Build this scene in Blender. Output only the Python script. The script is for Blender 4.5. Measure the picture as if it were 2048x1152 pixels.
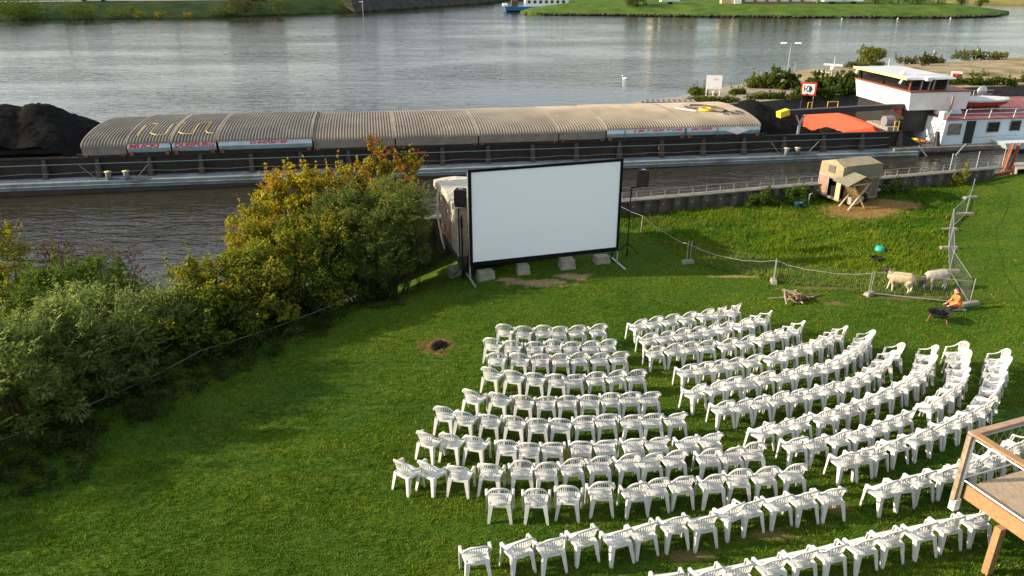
import bpy, bmesh, math, random
import numpy as np
from mathutils import Vector, Matrix

scene = bpy.context.scene
for o in list(bpy.data.objects):
    bpy.data.objects.remove(o)
R = math.radians
# ------------------------------------------------------------------ camera
cam_data = bpy.data.cameras.new('camera')
cam_data.sensor_width = 36.0
cam_data.lens = 36.0 * 1550.0 / 2048.0
cam_data.clip_start = 0.1
cam_data.clip_end = 6000.0
cam = bpy.data.objects.new('camera', cam_data)
scene.collection.objects.link(cam)
cam.location = (0.0, 0.0, 11.0)
cam.rotation_euler = (R(90.0 - 23.2), 0.0, 0.0)
scene.camera = cam
scene.render.resolution_x = 1024
scene.render.resolution_y = 576
# ------------------------------------------------------------------ sky and sun (low, from the left)
SUN_EL, SUN_DIR = 22.5, Vector((-0.998, -0.055, 0.0)).normalized()
world = bpy.data.worlds.new('World')
scene.world = world
world.use_nodes = True
wn, wl = world.node_tree.nodes, world.node_tree.links
sky = wn.new('ShaderNodeTexSky')
sky.sky_type = 'NISHITA'
sky.sun_disc = False
sky.sun_elevation = R(SUN_EL)
sky.sun_rotation = math.atan2(SUN_DIR.x, SUN_DIR.y)
sky.air_density = 1.0
sky.dust_density = 1.6
sky.ozone_density = 1.0
bg = wn['Background']
tc = wn.new('ShaderNodeTexCoord')
cn = wn.new('ShaderNodeTexNoise'); cn.inputs['Scale'].default_value = 3.0; cn.inputs['Detail'].default_value = 5.0
wl.new(tc.outputs['Generated'], cn.inputs['Vector'])
cr_ = wn.new('ShaderNodeMapRange'); cr_.inputs['From Min'].default_value = 0.35; cr_.inputs['From Max'].default_value = 0.65
cr_.inputs['To Min'].default_value = 0.25; cr_.inputs['To Max'].default_value = 0.5
wl.new(cn.outputs['Fac'], cr_.inputs['Value'])
veil = wn.new('ShaderNodeMix'); veil.data_type = 'RGBA'                  # thin high cloud spread over the whole sky
wl.new(cr_.outputs['Result'], veil.inputs[0]); wl.new(sky.outputs['Color'], veil.inputs[6]); veil.inputs[7].default_value = (4.9, 4.7, 4.35, 1)
wl.new(veil.outputs[2], bg.inputs['Color'])
bg.inputs['Strength'].default_value = 0.12
sun_data = bpy.data.lights.new('sun', 'SUN')
sun_data.energy = 4.3
sun_data.angle = R(0.9)
sun_data.color = (1.0, 0.85, 0.62)
sun = bpy.data.objects.new('sun', sun_data)
scene.collection.objects.link(sun)
sun_vec = Vector((SUN_DIR.x * math.cos(R(SUN_EL)), SUN_DIR.y * math.cos(R(SUN_EL)), math.sin(R(SUN_EL))))
sun.rotation_euler = sun_vec.to_track_quat('Z', 'Y').to_euler()
sun.location = (-30, 20, 40)
scene.view_settings.view_transform = 'Standard'
scene.view_settings.look = 'None'
scene.view_settings.exposure = 1.05
scene.view_settings.gamma = 1.0
scene.view_settings.use_curve_mapping = False

# ------------------------------------------------------------------ helpers
COL = scene.collection
rnd = random.Random(7)
nr = np.random.RandomState(11)

def tag(o, label=None, cat=None, group=None, kind=None):
    if label: o['label'] = label
    if cat: o['category'] = cat
    if group: o['group'] = group
    if kind: o['kind'] = kind
    return o

def link(o, parent=None):
    COL.objects.link(o)
    if parent is not None:
        o.parent = parent
    return o

def empty(name, loc=(0, 0, 0), rz=0.0, label=None, cat=None, group=None, rx=0.0, ry=0.0):
    o = bpy.data.objects.new(name, None)
    o.empty_display_size = 0.2
    link(o)
    o.location = loc
    o.rotation_euler = (rx, ry, rz)
    return tag(o, label, cat, group)

def copy_tree(o, parent=None):
    c = o.copy()
    COL.objects.link(c)
    c.parent = parent
    for ch in list(o.children):
        copy_tree(ch, c)
    return c

class MB:
    """collects simple solids, then builds ONE mesh object"""
    def __init__(s):
        s.v, s.f, s.m = [], [], []
    def add(s, vs, fs, mi=0):
        n = len(s.v)
        s.v += [tuple(p) for p in vs]
        s.f += [tuple(n + i for i in f) for f in fs]
        s.m += [mi] * len(fs)
        return s
    def box(s, c, d, rz=0.0, mi=0, M=None):
        hx, hy, hz = d[0] / 2, d[1] / 2, d[2] / 2
        T = M if M is not None else Matrix.Rotation(rz, 3, 'Z')
        vs = [Vector(c) + T @ Vector((x, y, z)) for z in (-hz, hz) for y in (-hy, hy) for x in (-hx, hx)]
        return s.add(vs, [(0, 2, 3, 1), (4, 5, 7, 6), (0, 1, 5, 4), (2, 6, 7, 3), (0, 4, 6, 2), (1, 3, 7, 5)], mi)
    def hexa(s, bot, top, mi=0):
        """two quads (same winding, bottom ccw from above)"""
        return s.add(list(bot) + list(top), [(3, 2, 1, 0), (4, 5, 6, 7), (0, 1, 5, 4), (1, 2, 6, 5), (2, 3, 7, 6), (3, 0, 4, 7)], mi)
    def tube(s, a, b, r, n=6, r2=None, mi=0, cap=True):
        a, b = Vector(a), Vector(b)
        r2 = r if r2 is None else r2
        d = (b - a).normalized()
        u = d.orthogonal().normalized(); w = d.cross(u)
        vs = []
        for p, q in ((a, r), (b, r2)):
            for i in range(n):
                t = 2 * math.pi * i / n
                vs.append(p + (u * math.cos(t) + w * math.sin(t)) * q)
        fs = [(i, (i + 1) % n, n + (i + 1) % n, n + i) for i in range(n)]
        if cap:
            fs += [tuple(range(n - 1, -1, -1)), tuple(range(n, 2 * n))]
        return s.add(vs, fs, mi)
    def bar(s, a, b, w, h, up=(0, 0, 1), mi=0):
        """square section beam from a to b, w across, h along 'up'"""
        a, b = Vector(a), Vector(b)
        d = (b - a).normalized()
        sd = d.cross(Vector(up)).normalized()
        u = sd.cross(d).normalized()
        def q(p): return [p - sd * w / 2 - u * h / 2, p + sd * w / 2 - u * h / 2, p + sd * w / 2 + u * h / 2, p - sd * w / 2 + u * h / 2]
        return s.add(q(a) + q(b), [(3, 2, 1, 0), (4, 5, 6, 7), (0, 1, 5, 4), (1, 2, 6, 5), (2, 3, 7, 6), (3, 0, 4, 7)], mi)
    def path(s, pts, r, n=5, mi=0):
        pts = [Vector(p) for p in pts]
        rings = []
        for i, p in enumerate(pts):
            d = (pts[min(i + 1, len(pts) - 1)] - pts[max(i - 1, 0)]).normalized()
            u = d.cross(Vector((0.03, 0.02, 1))).normalized(); w = d.cross(u)
            rr = r[i] if isinstance(r, (list, tuple)) else r
            rings.append([p + (u * math.cos(2 * math.pi * k / n) + w * math.sin(2 * math.pi * k / n)) * rr for k in range(n)])
        vs = [q for ring in rings for q in ring]
        fs = []
        for i in range(len(pts) - 1):
            for k in range(n):
                fs.append((i * n + k, i * n + (k + 1) % n, (i + 1) * n + (k + 1) % n, (i + 1) * n + k))
        fs += [tuple(range(n - 1, -1, -1)), tuple(range(len(vs) - n, len(vs)))]
        return s.add(vs, fs, mi)
    def lathe(s, prof, c=(0, 0, 0), n=20, mi=0):
        vs, fs = [], []
        for r, z in prof:
            for k in range(n):
                t = 2 * math.pi * k / n
                vs.append((c[0] + r * math.cos(t), c[1] + r * math.sin(t), c[2] + z))
        for i in range(len(prof) - 1):
            for k in range(n):
                fs.append((i * n + k, i * n + (k + 1) % n, (i + 1) * n + (k + 1) % n, (i + 1) * n + k))
        fs += [tuple(range(n - 1, -1, -1)), tuple(range((len(prof) - 1) * n, len(prof) * n))]
        return s.add(vs, fs, mi)
    def grid(s, rows, mi=0):
        """rows: list of equally long point lists -> quad sheet"""
        nc = len(rows[0])
        vs = [p for r in rows for p in r]
        fs = [(i * nc + j, i * nc + j + 1, (i + 1) * nc + j + 1, (i + 1) * nc + j) for i in range(len(rows) - 1) for j in range(nc - 1)]
        return s.add(vs, fs, mi)
    def mesh(s, name, mats, smooth=False):
        me = bpy.data.meshes.new(name)
        me.from_pydata([tuple(p) for p in s.v], [], s.f)
        for m in (mats if isinstance(mats, (list, tuple)) else [mats]):
            me.materials.append(m)
        me.polygons.foreach_set('material_index', s.m)
        if smooth:
            me.polygons.foreach_set('use_smooth', [True] * len(me.polygons))
        me.update()
        return me
    def build(s, name, mats, parent=None, smooth=False, bevel=0.0):
        o = bpy.data.objects.new(name, s.mesh(name, mats, smooth))
        link(o, parent)
        if bevel:
            b = o.modifiers.new('bevel', 'BEVEL'); b.width = bevel; b.segments = 2; b.limit_method = 'ANGLE'
        return o

def np_mesh(name, verts, faces, mat, parent=None, colors=None, smooth=False):
    """fast mesh from numpy arrays; faces (n,3) or (n,4); optional colour per face corner vertex"""
    me = bpy.data.meshes.new(name)
    nv, nf, k = len(verts), len(faces), faces.shape[1]
    me.vertices.add(nv); me.vertices.foreach_set('co', np.ascontiguousarray(verts, dtype=np.float32).ravel())
    me.loops.add(nf * k); me.loops.foreach_set('vertex_index', np.ascontiguousarray(faces, dtype=np.int32).ravel())
    me.polygons.add(nf)
    me.polygons.foreach_set('loop_start', np.arange(0, nf * k, k, dtype=np.int32))
    if smooth: me.polygons.foreach_set('use_smooth', np.ones(nf, dtype=bool))
    if colors is not None:
        ca = me.color_attributes.new('leaf_colour', 'FLOAT_COLOR', 'POINT')
        c4 = np.ones((nv, 4), dtype=np.float32); c4[:, :3] = colors
        ca.data.foreach_set('color', c4.ravel())
    me.update(calc_edges=True)
    me.materials.append(mat)
    o = bpy.data.objects.new(name, me)
    return link(o, parent)

# ------------------------------------------------------------------ materials
def mat(name, col, rough=0.65, metal=0.0, var=0.12, scale=6.0, bump=0.0, bscale=60.0, dirt=None, dscale=1.2, damt=0.5, spec=0.4, stretch=None):
    m = bpy.data.materials.new(name); m.use_nodes = True
    nt = m.node_tree; N, Lk = nt.nodes, nt.links
    b = N['Principled BSDF']
    b.inputs['Roughness'].default_value = rough
    b.inputs['Metallic'].default_value = metal
    b.inputs['Specular IOR Level'].default_value = spec
    geo = N.new('ShaderNodeNewGeometry')
    vec = geo.outputs['Position']
    if stretch:
        mp = N.new('ShaderNodeMapping'); mp.inputs['Scale'].default_value = stretch
        Lk.new(vec, mp.inputs['Vector']); vec = mp.outputs['Vector']
    n1 = N.new('ShaderNodeTexNoise'); n1.inputs['Scale'].default_value = scale; n1.inputs['Detail'].default_value = 5.0
    Lk.new(vec, n1.inputs['Vector'])
    r1 = N.new('ShaderNodeMapRange'); r1.inputs['From Min'].default_value = 0.3; r1.inputs['From Max'].default_value = 0.7
    Lk.new(n1.outputs['Fac'], r1.inputs['Value'])
    mx = N.new('ShaderNodeMix'); mx.data_type = 'RGBA'
    Lk.new(r1.outputs['Result'], mx.inputs[0])
    mx.inputs[6].default_value = tuple(c * (1 - var) for c in col[:3]) + (1,)
    mx.inputs[7].default_value = tuple(min(1, c * (1 + var)) for c in col[:3]) + (1,)
    out = mx.outputs[2]
    if dirt is not None:
        n2 = N.new('ShaderNodeTexNoise'); n2.inputs['Scale'].default_value = dscale; n2.inputs['Detail'].default_value = 8.0; n2.inputs['Roughness'].default_value = 0.65
        Lk.new(vec, n2.inputs['Vector'])
        r2 = N.new('ShaderNodeMapRange'); r2.inputs['From Min'].default_value = 0.47; r2.inputs['From Max'].default_value = 0.68; r2.inputs['To Max'].default_value = damt
        Lk.new(n2.outputs['Fac'], r2.inputs['Value'])
        m2 = N.new('ShaderNodeMix'); m2.data_type = 'RGBA'
        Lk.new(r2.outputs['Result'], m2.inputs[0]); Lk.new(out, m2.inputs[6]); m2.inputs[7].default_value = tuple(dirt) + (1,)
        out = m2.outputs[2]
    Lk.new(out, b.inputs['Base Color'])
    if bump:
        n3 = N.new('ShaderNodeTexNoise'); n3.inputs['Scale'].default_value = bscale; n3.inputs['Detail'].default_value = 4.0
        Lk.new(vec, n3.inputs['Vector'])
        bp = N.new('ShaderNodeBump'); bp.inputs['Strength'].default_value = bump; bp.inputs['Distance'].default_value = 0.02
        Lk.new(n3.outputs['Fac'], bp.inputs['Height']); Lk.new(bp.outputs['Normal'], b.inputs['Normal'])
    return m

def leaf_mat(name, rough=0.55, trans=0.35, spec=0.2):
    """foliage: colour comes from each leaf; light shines a little through"""
    m = bpy.data.materials.new(name); m.use_nodes = True
    nt = m.node_tree; N, Lk = nt.nodes, nt.links
    b = N['Principled BSDF']; b.inputs['Roughness'].default_value = rough; b.inputs['Specular IOR Level'].default_value = spec
    at = N.new('ShaderNodeAttribute'); at.attribute_name = 'leaf_colour'
    Lk.new(at.outputs['Color'], b.inputs['Base Color'])
    tr = N.new('ShaderNodeBsdfTranslucent')
    hs = N.new('ShaderNodeHueSaturation'); hs.inputs['Value'].default_value = 1.15; hs.inputs['Saturation'].default_value = 1.1
    Lk.new(at.outputs['Color'], hs.inputs['Color']); Lk.new(hs.outputs['Color'], tr.inputs['Color'])
    ms = N.new('ShaderNodeMixShader'); ms.inputs['Fac'].default_value = trans
    Lk.new(b.outputs['BSDF'], ms.inputs[1]); Lk.new(tr.outputs['BSDF'], ms.inputs[2])
    Lk.new(ms.outputs['Shader'], N['Material Output'].inputs['Surface'])
    return m

M = {}
M['leaf'] = leaf_mat('foliage', 0.6, 0.52, 0.12)
M['grass'] = leaf_mat('grass_blades', 0.8, 0.3, 0.04)
M['bark'] = mat('bark', (0.07, 0.05, 0.035), 0.9, var=0.4, scale=14)
M['plastic'] = mat('white_plastic', (0.60, 0.60, 0.585), 0.5, var=0.07, scale=0.9, dirt=(0.36, 0.34, 0.28), dscale=3.2, damt=0.35, spec=0.4)
M['concrete'] = mat('concrete', (0.27, 0.245, 0.2), 0.9, var=0.25, scale=5, bump=0.4, bscale=30, dirt=(0.16, 0.15, 0.12), damt=0.6)
M['galv'] = mat('galvanised_steel', (0.48, 0.49, 0.5), 0.45, 0.7, var=0.1)
M['black'] = mat('black_metal', (0.01, 0.01, 0.011), 0.6, var=0.3, spec=0.15)
M['steel_dark'] = mat('sheet_pile_steel', (0.075, 0.07, 0.06), 0.85, 0.0, var=0.35, scale=2.5, dirt=(0.13, 0.09, 0.06), dscale=1.0, damt=0.5)
M['wood_deck'] = mat('deck_wood', (0.36, 0.275, 0.185), 0.85, var=0.22, scale=3, stretch=(14, 2, 14), dirt=(0.26, 0.2, 0.14), dscale=0.9, damt=0.5)
M['wood_beam'] = mat('beam_wood', (0.31, 0.18, 0.085), 0.8, var=0.25, scale=4, stretch=(8, 1, 8), bump=0.1)
M['wood_rail'] = mat('rail_wood', (0.34, 0.22, 0.15), 0.7, var=0.25, scale=4)
M['wood_grey'] = mat('weathered_wood', (0.27, 0.21, 0.15), 0.85, var=0.3, scale=9)
M['wood_pale'] = mat('pale_timber', (0.5, 0.38, 0.22), 0.75, var=0.2, scale=9)
M['rust'] = mat('rusty_steel', (0.2, 0.07, 0.035), 0.85, var=0.4, scale=6)
M['white'] = mat('white_paint', (0.78, 0.78, 0.76), 0.4, var=0.04, dirt=(0.5, 0.47, 0.4), damt=0.25)
M['orange'] = mat('orange_paint', (0.43, 0.06, 0.02), 0.6, var=0.1, dirt=(0.3, 0.05, 0.02), damt=0.35)
M['yellow'] = mat('yellow_paint', (0.75, 0.5, 0.03), 0.45, var=0.08)
M['glass'] = mat('dark_glass', (0.012, 0.014, 0.014), 0.08, var=0.2, spec=0.7)

# ------------------------------------------------------------------ lawn
WALL_A, WALL_D = Vector((4.92, 34.04)), Vector((0.9597, 0.2811))      # quay wall line, running right and away
WALL_N = Vector((-WALL_D.y, WALL_D.x))
SHORE = np.array([(-70, -6), (-45, 12), (-28, 24), (-15, 30.6), (-7.5, 31.6), (-6.6, 30.7)], dtype=float)

def lawn_rise(y):
    a = 24.0 - np.asarray(y, dtype=float)
    return 0.045 * np.where(a > 2, a, np.where(a < -2, 0, (a + 2) ** 2 / 8))

def shore_dist(x, y):
    """distance inland from the river's edge on the left (negative in the water)"""
    x, y = np.asarray(x, dtype=float), np.asarray(y, dtype=float)
    best = np.full(x.shape, 1e9); sign = np.ones(x.shape)
    for (ax, ay), (bx, by) in zip(SHORE[:-1], SHORE[1:]):
        dx, dy = bx - ax, by - ay
        t = np.clip(((x - ax) * dx + (y - ay) * dy) / (dx * dx + dy * dy), 0, 1)
        d = np.hypot(x - ax - t * dx, y - ay - t * dy)
        s = np.where((x - ax) * dy - (y - ay) * dx > 0, 1.0, -1.0)
        sign = np.where(d < best, s, sign); best = np.minimum(best, d)
    return np.where(x > -7.0, best, best * sign)

def ground_z(x, y):
    x, y = np.asarray(x, dtype=float), np.asarray(y, dtype=float)
    z = lawn_rise(y)
    e = shore_dist(x, y)
    t = np.clip((e + 2.0) / 10.0, 0, 1)
    t = t * t * (3 - 2 * t)
    z = z * t + (1 - t) * -2.9
    # gentle rise of the bank on the right
    d = np.clip(x - (16.0 + (y - 25) * 0.45), 0, 8); w = np.clip((y - 13) / 8, 0, 1)
    z = z + 0.11 * d * d / (d + 2.0) * w * w * (3 - 2 * w)
    return z + 0.035 * np.sin(x * 0.9 + 1.3) * np.sin(y * 0.7) * t

def gz(x, y):
    return float(ground_z(np.array([x]), np.array([y]))[0])

def wall_side(x, y):
    return (x - WALL_A.x) * WALL_N.x + (y - WALL_A.y) * WALL_N.y

st = 0.5
xs = np.arange(-75, 60.1, st); ys = np.arange(-12, 48.1, st)
XX, YY = np.meshgrid(xs, ys)
ZZ = ground_z(XX, YY)
idx = np.arange(XX.size).reshape(XX.shape)
quads = np.stack([idx[:-1, :-1], idx[:-1, 1:], idx[1:, 1:], idx[1:, :-1]], -1).reshape(-1, 4)
cx = XX.ravel()[quads].mean(1); cy = YY.ravel()[quads].mean(1)
keep = (wall_side(cx, cy) < 0.25) | (cx < -7.2)
quads = quads[keep]

EARTH = [(1.0, 26.15, 1.25, 0.36), (2.3, 26.75, 0.75, 0.32), (-0.2, 26.5, 0.5, 0.2), (8.5, 26.75, 1.2, 0.1), (11.4, 25.6, 1.6, 0.18),
         (14.2, 24.85, 1.9, 0.22), (11.0, 24.2, 0.42, 0.22), (5.0, 12.1, 0.7, 0.2), (6.6, 12.9, 0.4, 0.2), (3.4, 11.5, 0.6, 0.2)]
SCORCH = [(-2.23, 20.95, 0.42, 0.42)]
STRAW = [(16.3, 34.7, 1.75, 1.35), (18.0, 35.7, 1.6, 1.0)]

def lawn_material():
    m = bpy.data.materials.new('lawn'); m.use_nodes = True
    nt = m.node_tree; N, Lk = nt.nodes, nt.links
    b = N['Principled BSDF']; b.inputs['Roughness'].default_value = 0.95; b.inputs['Specular IOR Level'].default_value = 0.1
    geo = N.new('ShaderNodeNewGeometry')
    def noise(scale, detail=4):
        n = N.new('ShaderNodeTexNoise'); n.inputs['Scale'].default_value = scale; n.inputs['Detail'].default_value = detail
        Lk.new(geo.outputs['Position'], n.inputs['Vector']); return n.outputs['Fac']
    def mix(fac, a, c):
        x = N.new('ShaderNodeMix'); x.data_type = 'RGBA'
        if hasattr(fac, 'links'): Lk.new(fac, x.inputs[0])
        else: x.inputs[0].default_value = fac
        for k, q in ((6, a), (7, c)):
            if isinstance(q, tuple): x.inputs[k].default_value = q + (1,)
            else: Lk.new(q, x.inputs[k])
        return x.outputs[2]
    def ramp(v, lo, hi):
        r = N.new('ShaderNodeMapRange'); r.inputs['From Min'].default_value = lo; r.inputs['From Max'].default_value = hi
        Lk.new(v, r.inputs['Value']); return r.outputs['Result']
    col = mix(ramp(noise(0.45), 0.35, 0.65), (0.04, 0.09, 0.008), (0.085, 0.12, 0.010))
    col = mix(ramp(noise(7.0), 0.4, 0.62), col, (0.036, 0.08, 0.007))
    sep = N.new('ShaderNodeVectorMath'); sep.operation = 'MULTIPLY'; sep.inputs[1].default_value = (1, 1, 0)
    Lk.new(geo.outputs['Position'], sep.inputs[0])
    ns = noise(2.6, 6)
    def blob(cx, cy, rx, ry):
        a = N.new('ShaderNodeVectorMath'); a.operation = 'SUBTRACT'; a.inputs[1].default_value = (cx, cy, 0)
        Lk.new(sep.outputs[0], a.inputs[0])
        d = N.new('ShaderNodeVectorMath'); d.operation = 'DIVIDE'; d.inputs[1].default_value = (rx, ry, 1)
        Lk.new(a.outputs[0], d.inputs[0])
        l = N.new('ShaderNodeVectorMath'); l.operation = 'LENGTH'; Lk.new(d.outputs[0], l.inputs[0])
        s = N.new('ShaderNodeMath'); s.operation = 'MULTIPLY_ADD'; s.inputs[1].default_value = 2.6
        Lk.new(ns, s.inputs[0]); 
        k = N.new('ShaderNodeMath'); k.operation = 'SUBTRACT'; Lk.new(l.outputs['Value'], k.inputs[0]); k.inputs[1].default_value = 1.3
        Lk.new(k.outputs[0], s.inputs[2])
        r = N.new('ShaderNodeMapRange'); r.inputs['From Min'].default_value = 1.15; r.inputs['From Max'].default_value = 0.75
        Lk.new(s.outputs[0], r.inputs['Value']); return r.outputs['Result']
    earth = mix(ramp(noise(9), 0.35, 0.65), (0.20, 0.14, 0.075), (0.32, 0.24, 0.13))
    for i, e in enumerate(EARTH):
        col = mix(blob(*e), col, earth if i < 4 else (0.13, 0.105, 0.035))
    for (cx_, cy_, rx, ry) in SCORCH:
        col = mix(blob(cx_, cy_, rx * 1.5, ry * 1.5), col, (0.16, 0.085, 0.04))
        col = mix(blob(cx_, cy_, rx * 0.7, ry * 0.7), col, (0.018, 0.014, 0.012))
    for e in STRAW:
        col = mix(blob(*e), col, (0.3, 0.2, 0.08))
    Lk.new(col, b.inputs['Base Color'])
    bp = N.new('ShaderNodeBump'); bp.inputs['Strength'].default_value = 0.8; bp.inputs['Distance'].default_value = 0.04
    Lk.new(noise(26, 6), bp.inputs['Height']); Lk.new(bp.outputs['Normal'], b.inputs['Normal'])
    return m
M['lawn'] = lawn_material()
lawn = np_mesh('lawn', np.stack([XX.ravel(), YY.ravel(), ZZ.ravel()], -1), quads, M['lawn'], smooth=True)
tag(lawn, 'mown green lawn sloping gently towards the cinema screen', 'lawn', kind='structure')

# ------------------------------------------------------------------ grass blades (nobody could count them)
def in_blobs(x, y, blobs, grow=1.0):
    r = np.zeros(x.shape, bool)
    for (a, b, rx, ry) in blobs:
        r |= ((x - a) / (rx * grow)) ** 2 + ((y - b) / (ry * grow)) ** 2 < 1
    return r

def in_pen(x, y):
    # rough ungrazed meadow behind the fence line
    fx = np.array([4.0, 5.6, 6.9, 9.6, 12.6, 15.6, 16.6]); fy = np.array([33.5, 31.8, 28.1, 26.2, 25.05, 24.2, 27.0])
    lim = np.interp(x, fx, fy, left=99, right=99)
    rx = np.interp(y, [24.2, 27.1, 29.8, 32.0, 34.2, 36.6, 39], [15.6, 16.5, 17.8, 19.0, 20.9, 22.4, 24])
    return (y > np.where(x > 15.6, 24.2, lim)) & (x < rx)

def vnoise(x, y, cell, seed):
    """smooth random field 0..1"""
    r = np.random.RandomState(seed); G = r.rand(256, 256)
    u, v = x / cell + 100, y / cell + 100
    i, j = np.floor(u).astype(int), np.floor(v).astype(int); a, b = u - i, v - j
    a, b = a * a * (3 - 2 * a), b * b * (3 - 2 * b)
    g = lambda p, q: G[p % 256, q % 256]
    return (g(i, j) * (1 - a) + g(i + 1, j) * a) * (1 - b) + (g(i, j + 1) * (1 - a) + g(i + 1, j + 1) * a) * b

def make_grass():
    X, Y, Hh = [], [], []
    bands = [(-13, 12, 9.0, 17, 230), (-14, 19, 17, 24, 150), (-13, 25, 24, 32, 110), (-2, 32, 32, 43, 90)]
    for x0, x1, y0, y1, dens in bands:
        n = int((x1 - x0) * (y1 - y0) * dens)
        x = nr.uniform(x0, x1, n); y = nr.uniform(y0, y1, n)
        # keep to what stands on dry, open ground inside the view
        ok = (np.abs(x) < 1.6 + 0.70 * (y * 0.92 + 4.3)) & (wall_side(x, y) < -0.05) & (shore_dist(x, y) > 5.5)
        ok &= ~in_blobs(x, y, EARTH, 0.75) & ~in_blobs(x, y, SCORCH, 1.0) & ~in_blobs(x, y, STRAW, 0.85)
        x, y = x[ok], y[ok]
        X.append(x); Y.append(y)
    x = np.concatenate(X); y = np.concatenate(Y)
    n = len(x)
    pen = in_pen(x, y)
    clump = np.sin(x * 1.7 + 2.0 * np.sin(y * 1.1)) * np.sin(y * 1.9 + 1.5 * np.sin(x * 0.8))
    h = 0.03 + 0.025 * nr.rand(n) + np.where(pen, 0.07 + 0.12 * np.clip(clump + 0.25, 0, 1) * nr.rand(n), 0)
    h *= np.where(nr.rand(n) < 0.06, 1.5, 1.0)
    B = 6
    verts = np.empty((n, B, 3, 3), np.float32); cols = np.empty((n, B, 3, 3), np.float32)
    z = ground_z(x, y)
    patch = 0.45 * vnoise(x, y, 4.5, 1) + 0.3 * vnoise(x, y, 1.3, 2) + 0.25 * vnoise(x, y, 0.4, 3)
    clover = vnoise(x, y, 0.8, 5) * vnoise(x, y, 2.5, 6) > 0.42
    worn = np.clip((vnoise(x, y, 1.1, 8) - 0.62) * 3, 0, 1) * np.clip((vnoise(x, y, 6.0, 9) - 0.35) * 2, 0, 1)
    h = h * (0.75 + 0.6 * vnoise(x, y, 0.7, 4)) * np.where(clover & ~pen, 0.8, 1.0)
    for b in range(B):
        a = nr.uniform(0, 2 * np.pi, n); lean = nr.uniform(0.15, 0.85, n) * h
        w = (0.006 + 0.008 * nr.rand(n)) * np.where(pen, 1.6, 1.2)
        ox, oy = nr.normal(0, 0.045, n), nr.normal(0, 0.045, n)
        ca, sa = np.cos(a), np.sin(a)
        verts[:, b, 0] = np.stack([x + ox - sa * w, y + oy + ca * w, z - 0.01], -1)
        verts[:, b, 1] = np.stack([x + ox + sa * w, y + oy - ca * w, z - 0.01], -1)
        verts[:, b, 2] = np.stack([x + ox + ca * lean, y + oy + sa * lean, z + h * nr.uniform(0.7, 1.15, n)], -1)
        k = np.clip(1.3 * (patch - 0.5) + 0.42 + 0.4 * (nr.rand(n) - 0.5) + np.where(pen, 0.18 * clump + 0.12, 0), 0, 1)[:, None]
        c = (1 - k) * np.array([0.036, 0.100, 0.009]) + k * np.array([0.135, 0.182, 0.013])
        c = np.where((clover & ~pen)[:, None], c * np.array([0.72, 0.92, 1.1]), c)
        c = c * (1 - 0.55 * worn[:, None]) + np.array([0.14, 0.13, 0.03]) * 0.55 * worn[:, None]
        dry = (nr.rand(n) < 0.035)[:, None]
        c = np.where(dry, np.array([0.24, 0.21, 0.07]), c)
        cols[:, b] = (c * nr.uniform(0.95, 1.6, n)[:, None])[:, None, :]
    v = verts.reshape(-1, 3); f = np.arange(len(v)).reshape(-1, 3)
    o = np_mesh('grass', v, f, M['grass'], colors=cols.reshape(-1, 3))
    tag(o, 'short green grass blades covering the lawn', 'grass', kind='stuff')
make_grass()

# ------------------------------------------------------------------ water
def water_material():
    m = bpy.data.materials.new('river_water'); m.use_nodes = True
    nt = m.node_tree; N, Lk = nt.nodes, nt.links
    b = N['Principled BSDF']
    b.inputs['Base Color'].default_value = (0.026, 0.023, 0.014, 1)
    b.inputs['Roughness'].default_value = 0.07; b.inputs['IOR'].default_value = 1.333
    b.inputs['Specular IOR Level'].default_value = 0.8
    geo = N.new('ShaderNodeNewGeometry')
    def noise(scale, sx, sy, rot, detail, dist=0.0):
        mp = N.new('ShaderNodeMapping'); mp.inputs['Scale'].default_value = (sx, sy, 1); mp.inputs['Rotation'].default_value = (0, 0, rot)
        Lk.new(geo.outputs['Position'], mp.inputs['Vector'])
        n = N.new('ShaderNodeTexNoise'); n.inputs['Scale'].default_value = scale; n.inputs['Detail'].default_value = detail
        n.inputs['Roughness'].default_value = 0.55; n.inputs['Distortion'].default_value = dist
        Lk.new(mp.outputs['Vector'], n.inputs['Vector']); return n.outputs['Fac']
    a1 = noise(0.75, 0.5, 1.5, R(-9), 3.0, 0.7)
    a2 = noise(2.0, 0.55, 1.5, R(6), 3.0, 0.4)
    big = noise(0.045, 0.6, 1.6, R(4), 3.0)
    calm = N.new('ShaderNodeMapRange'); calm.inputs['From Min'].default_value = 0.36; calm.inputs['From Max'].default_value = 0.64; calm.inputs['To Min'].default_value = 0.3
    Lk.new(big, calm.inputs['Value'])
    ad = N.new('ShaderNodeMath'); ad.operation = 'MULTIPLY_ADD'; ad.inputs[1].default_value = 0.32
    Lk.new(a2, ad.inputs[0]); Lk.new(a1, ad.inputs[2])
    bp = N.new('ShaderNodeBump'); bp.inputs['Distance'].default_value = 0.34
    st = N.new('ShaderNodeMath'); st.operation = 'MULTIPLY'; st.inputs[1].default_value = 0.42
    sx = N.new('ShaderNodeSeparateXYZ'); Lk.new(geo.outputs['Position'], sx.inputs[0])
    chop = N.new('ShaderNodeMapRange')                       # short wind ripples on the near side of the barge
    chop.inputs['From Min'].default_value = 58; chop.inputs['From Max'].default_value = 42; chop.inputs['To Min'].default_value = 1.0; chop.inputs['To Max'].default_value = 2.4
    Lk.new(sx.outputs['Y'], chop.inputs['Value'])
    cm = N.new('ShaderNodeMath'); cm.operation = 'MULTIPLY'; Lk.new(calm.outputs['Result'], cm.inputs[0]); Lk.new(chop.outputs['Result'], cm.inputs[1])
    Lk.new(cm.outputs[0], st.inputs[0]); Lk.new(st.outputs[0], bp.inputs['Strength'])
    Lk.new(ad.outputs[0], bp.inputs['Height']); Lk.new(bp.outputs['Normal'], b.inputs['Normal'])
    return m
M['water'] = water_material()
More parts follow.
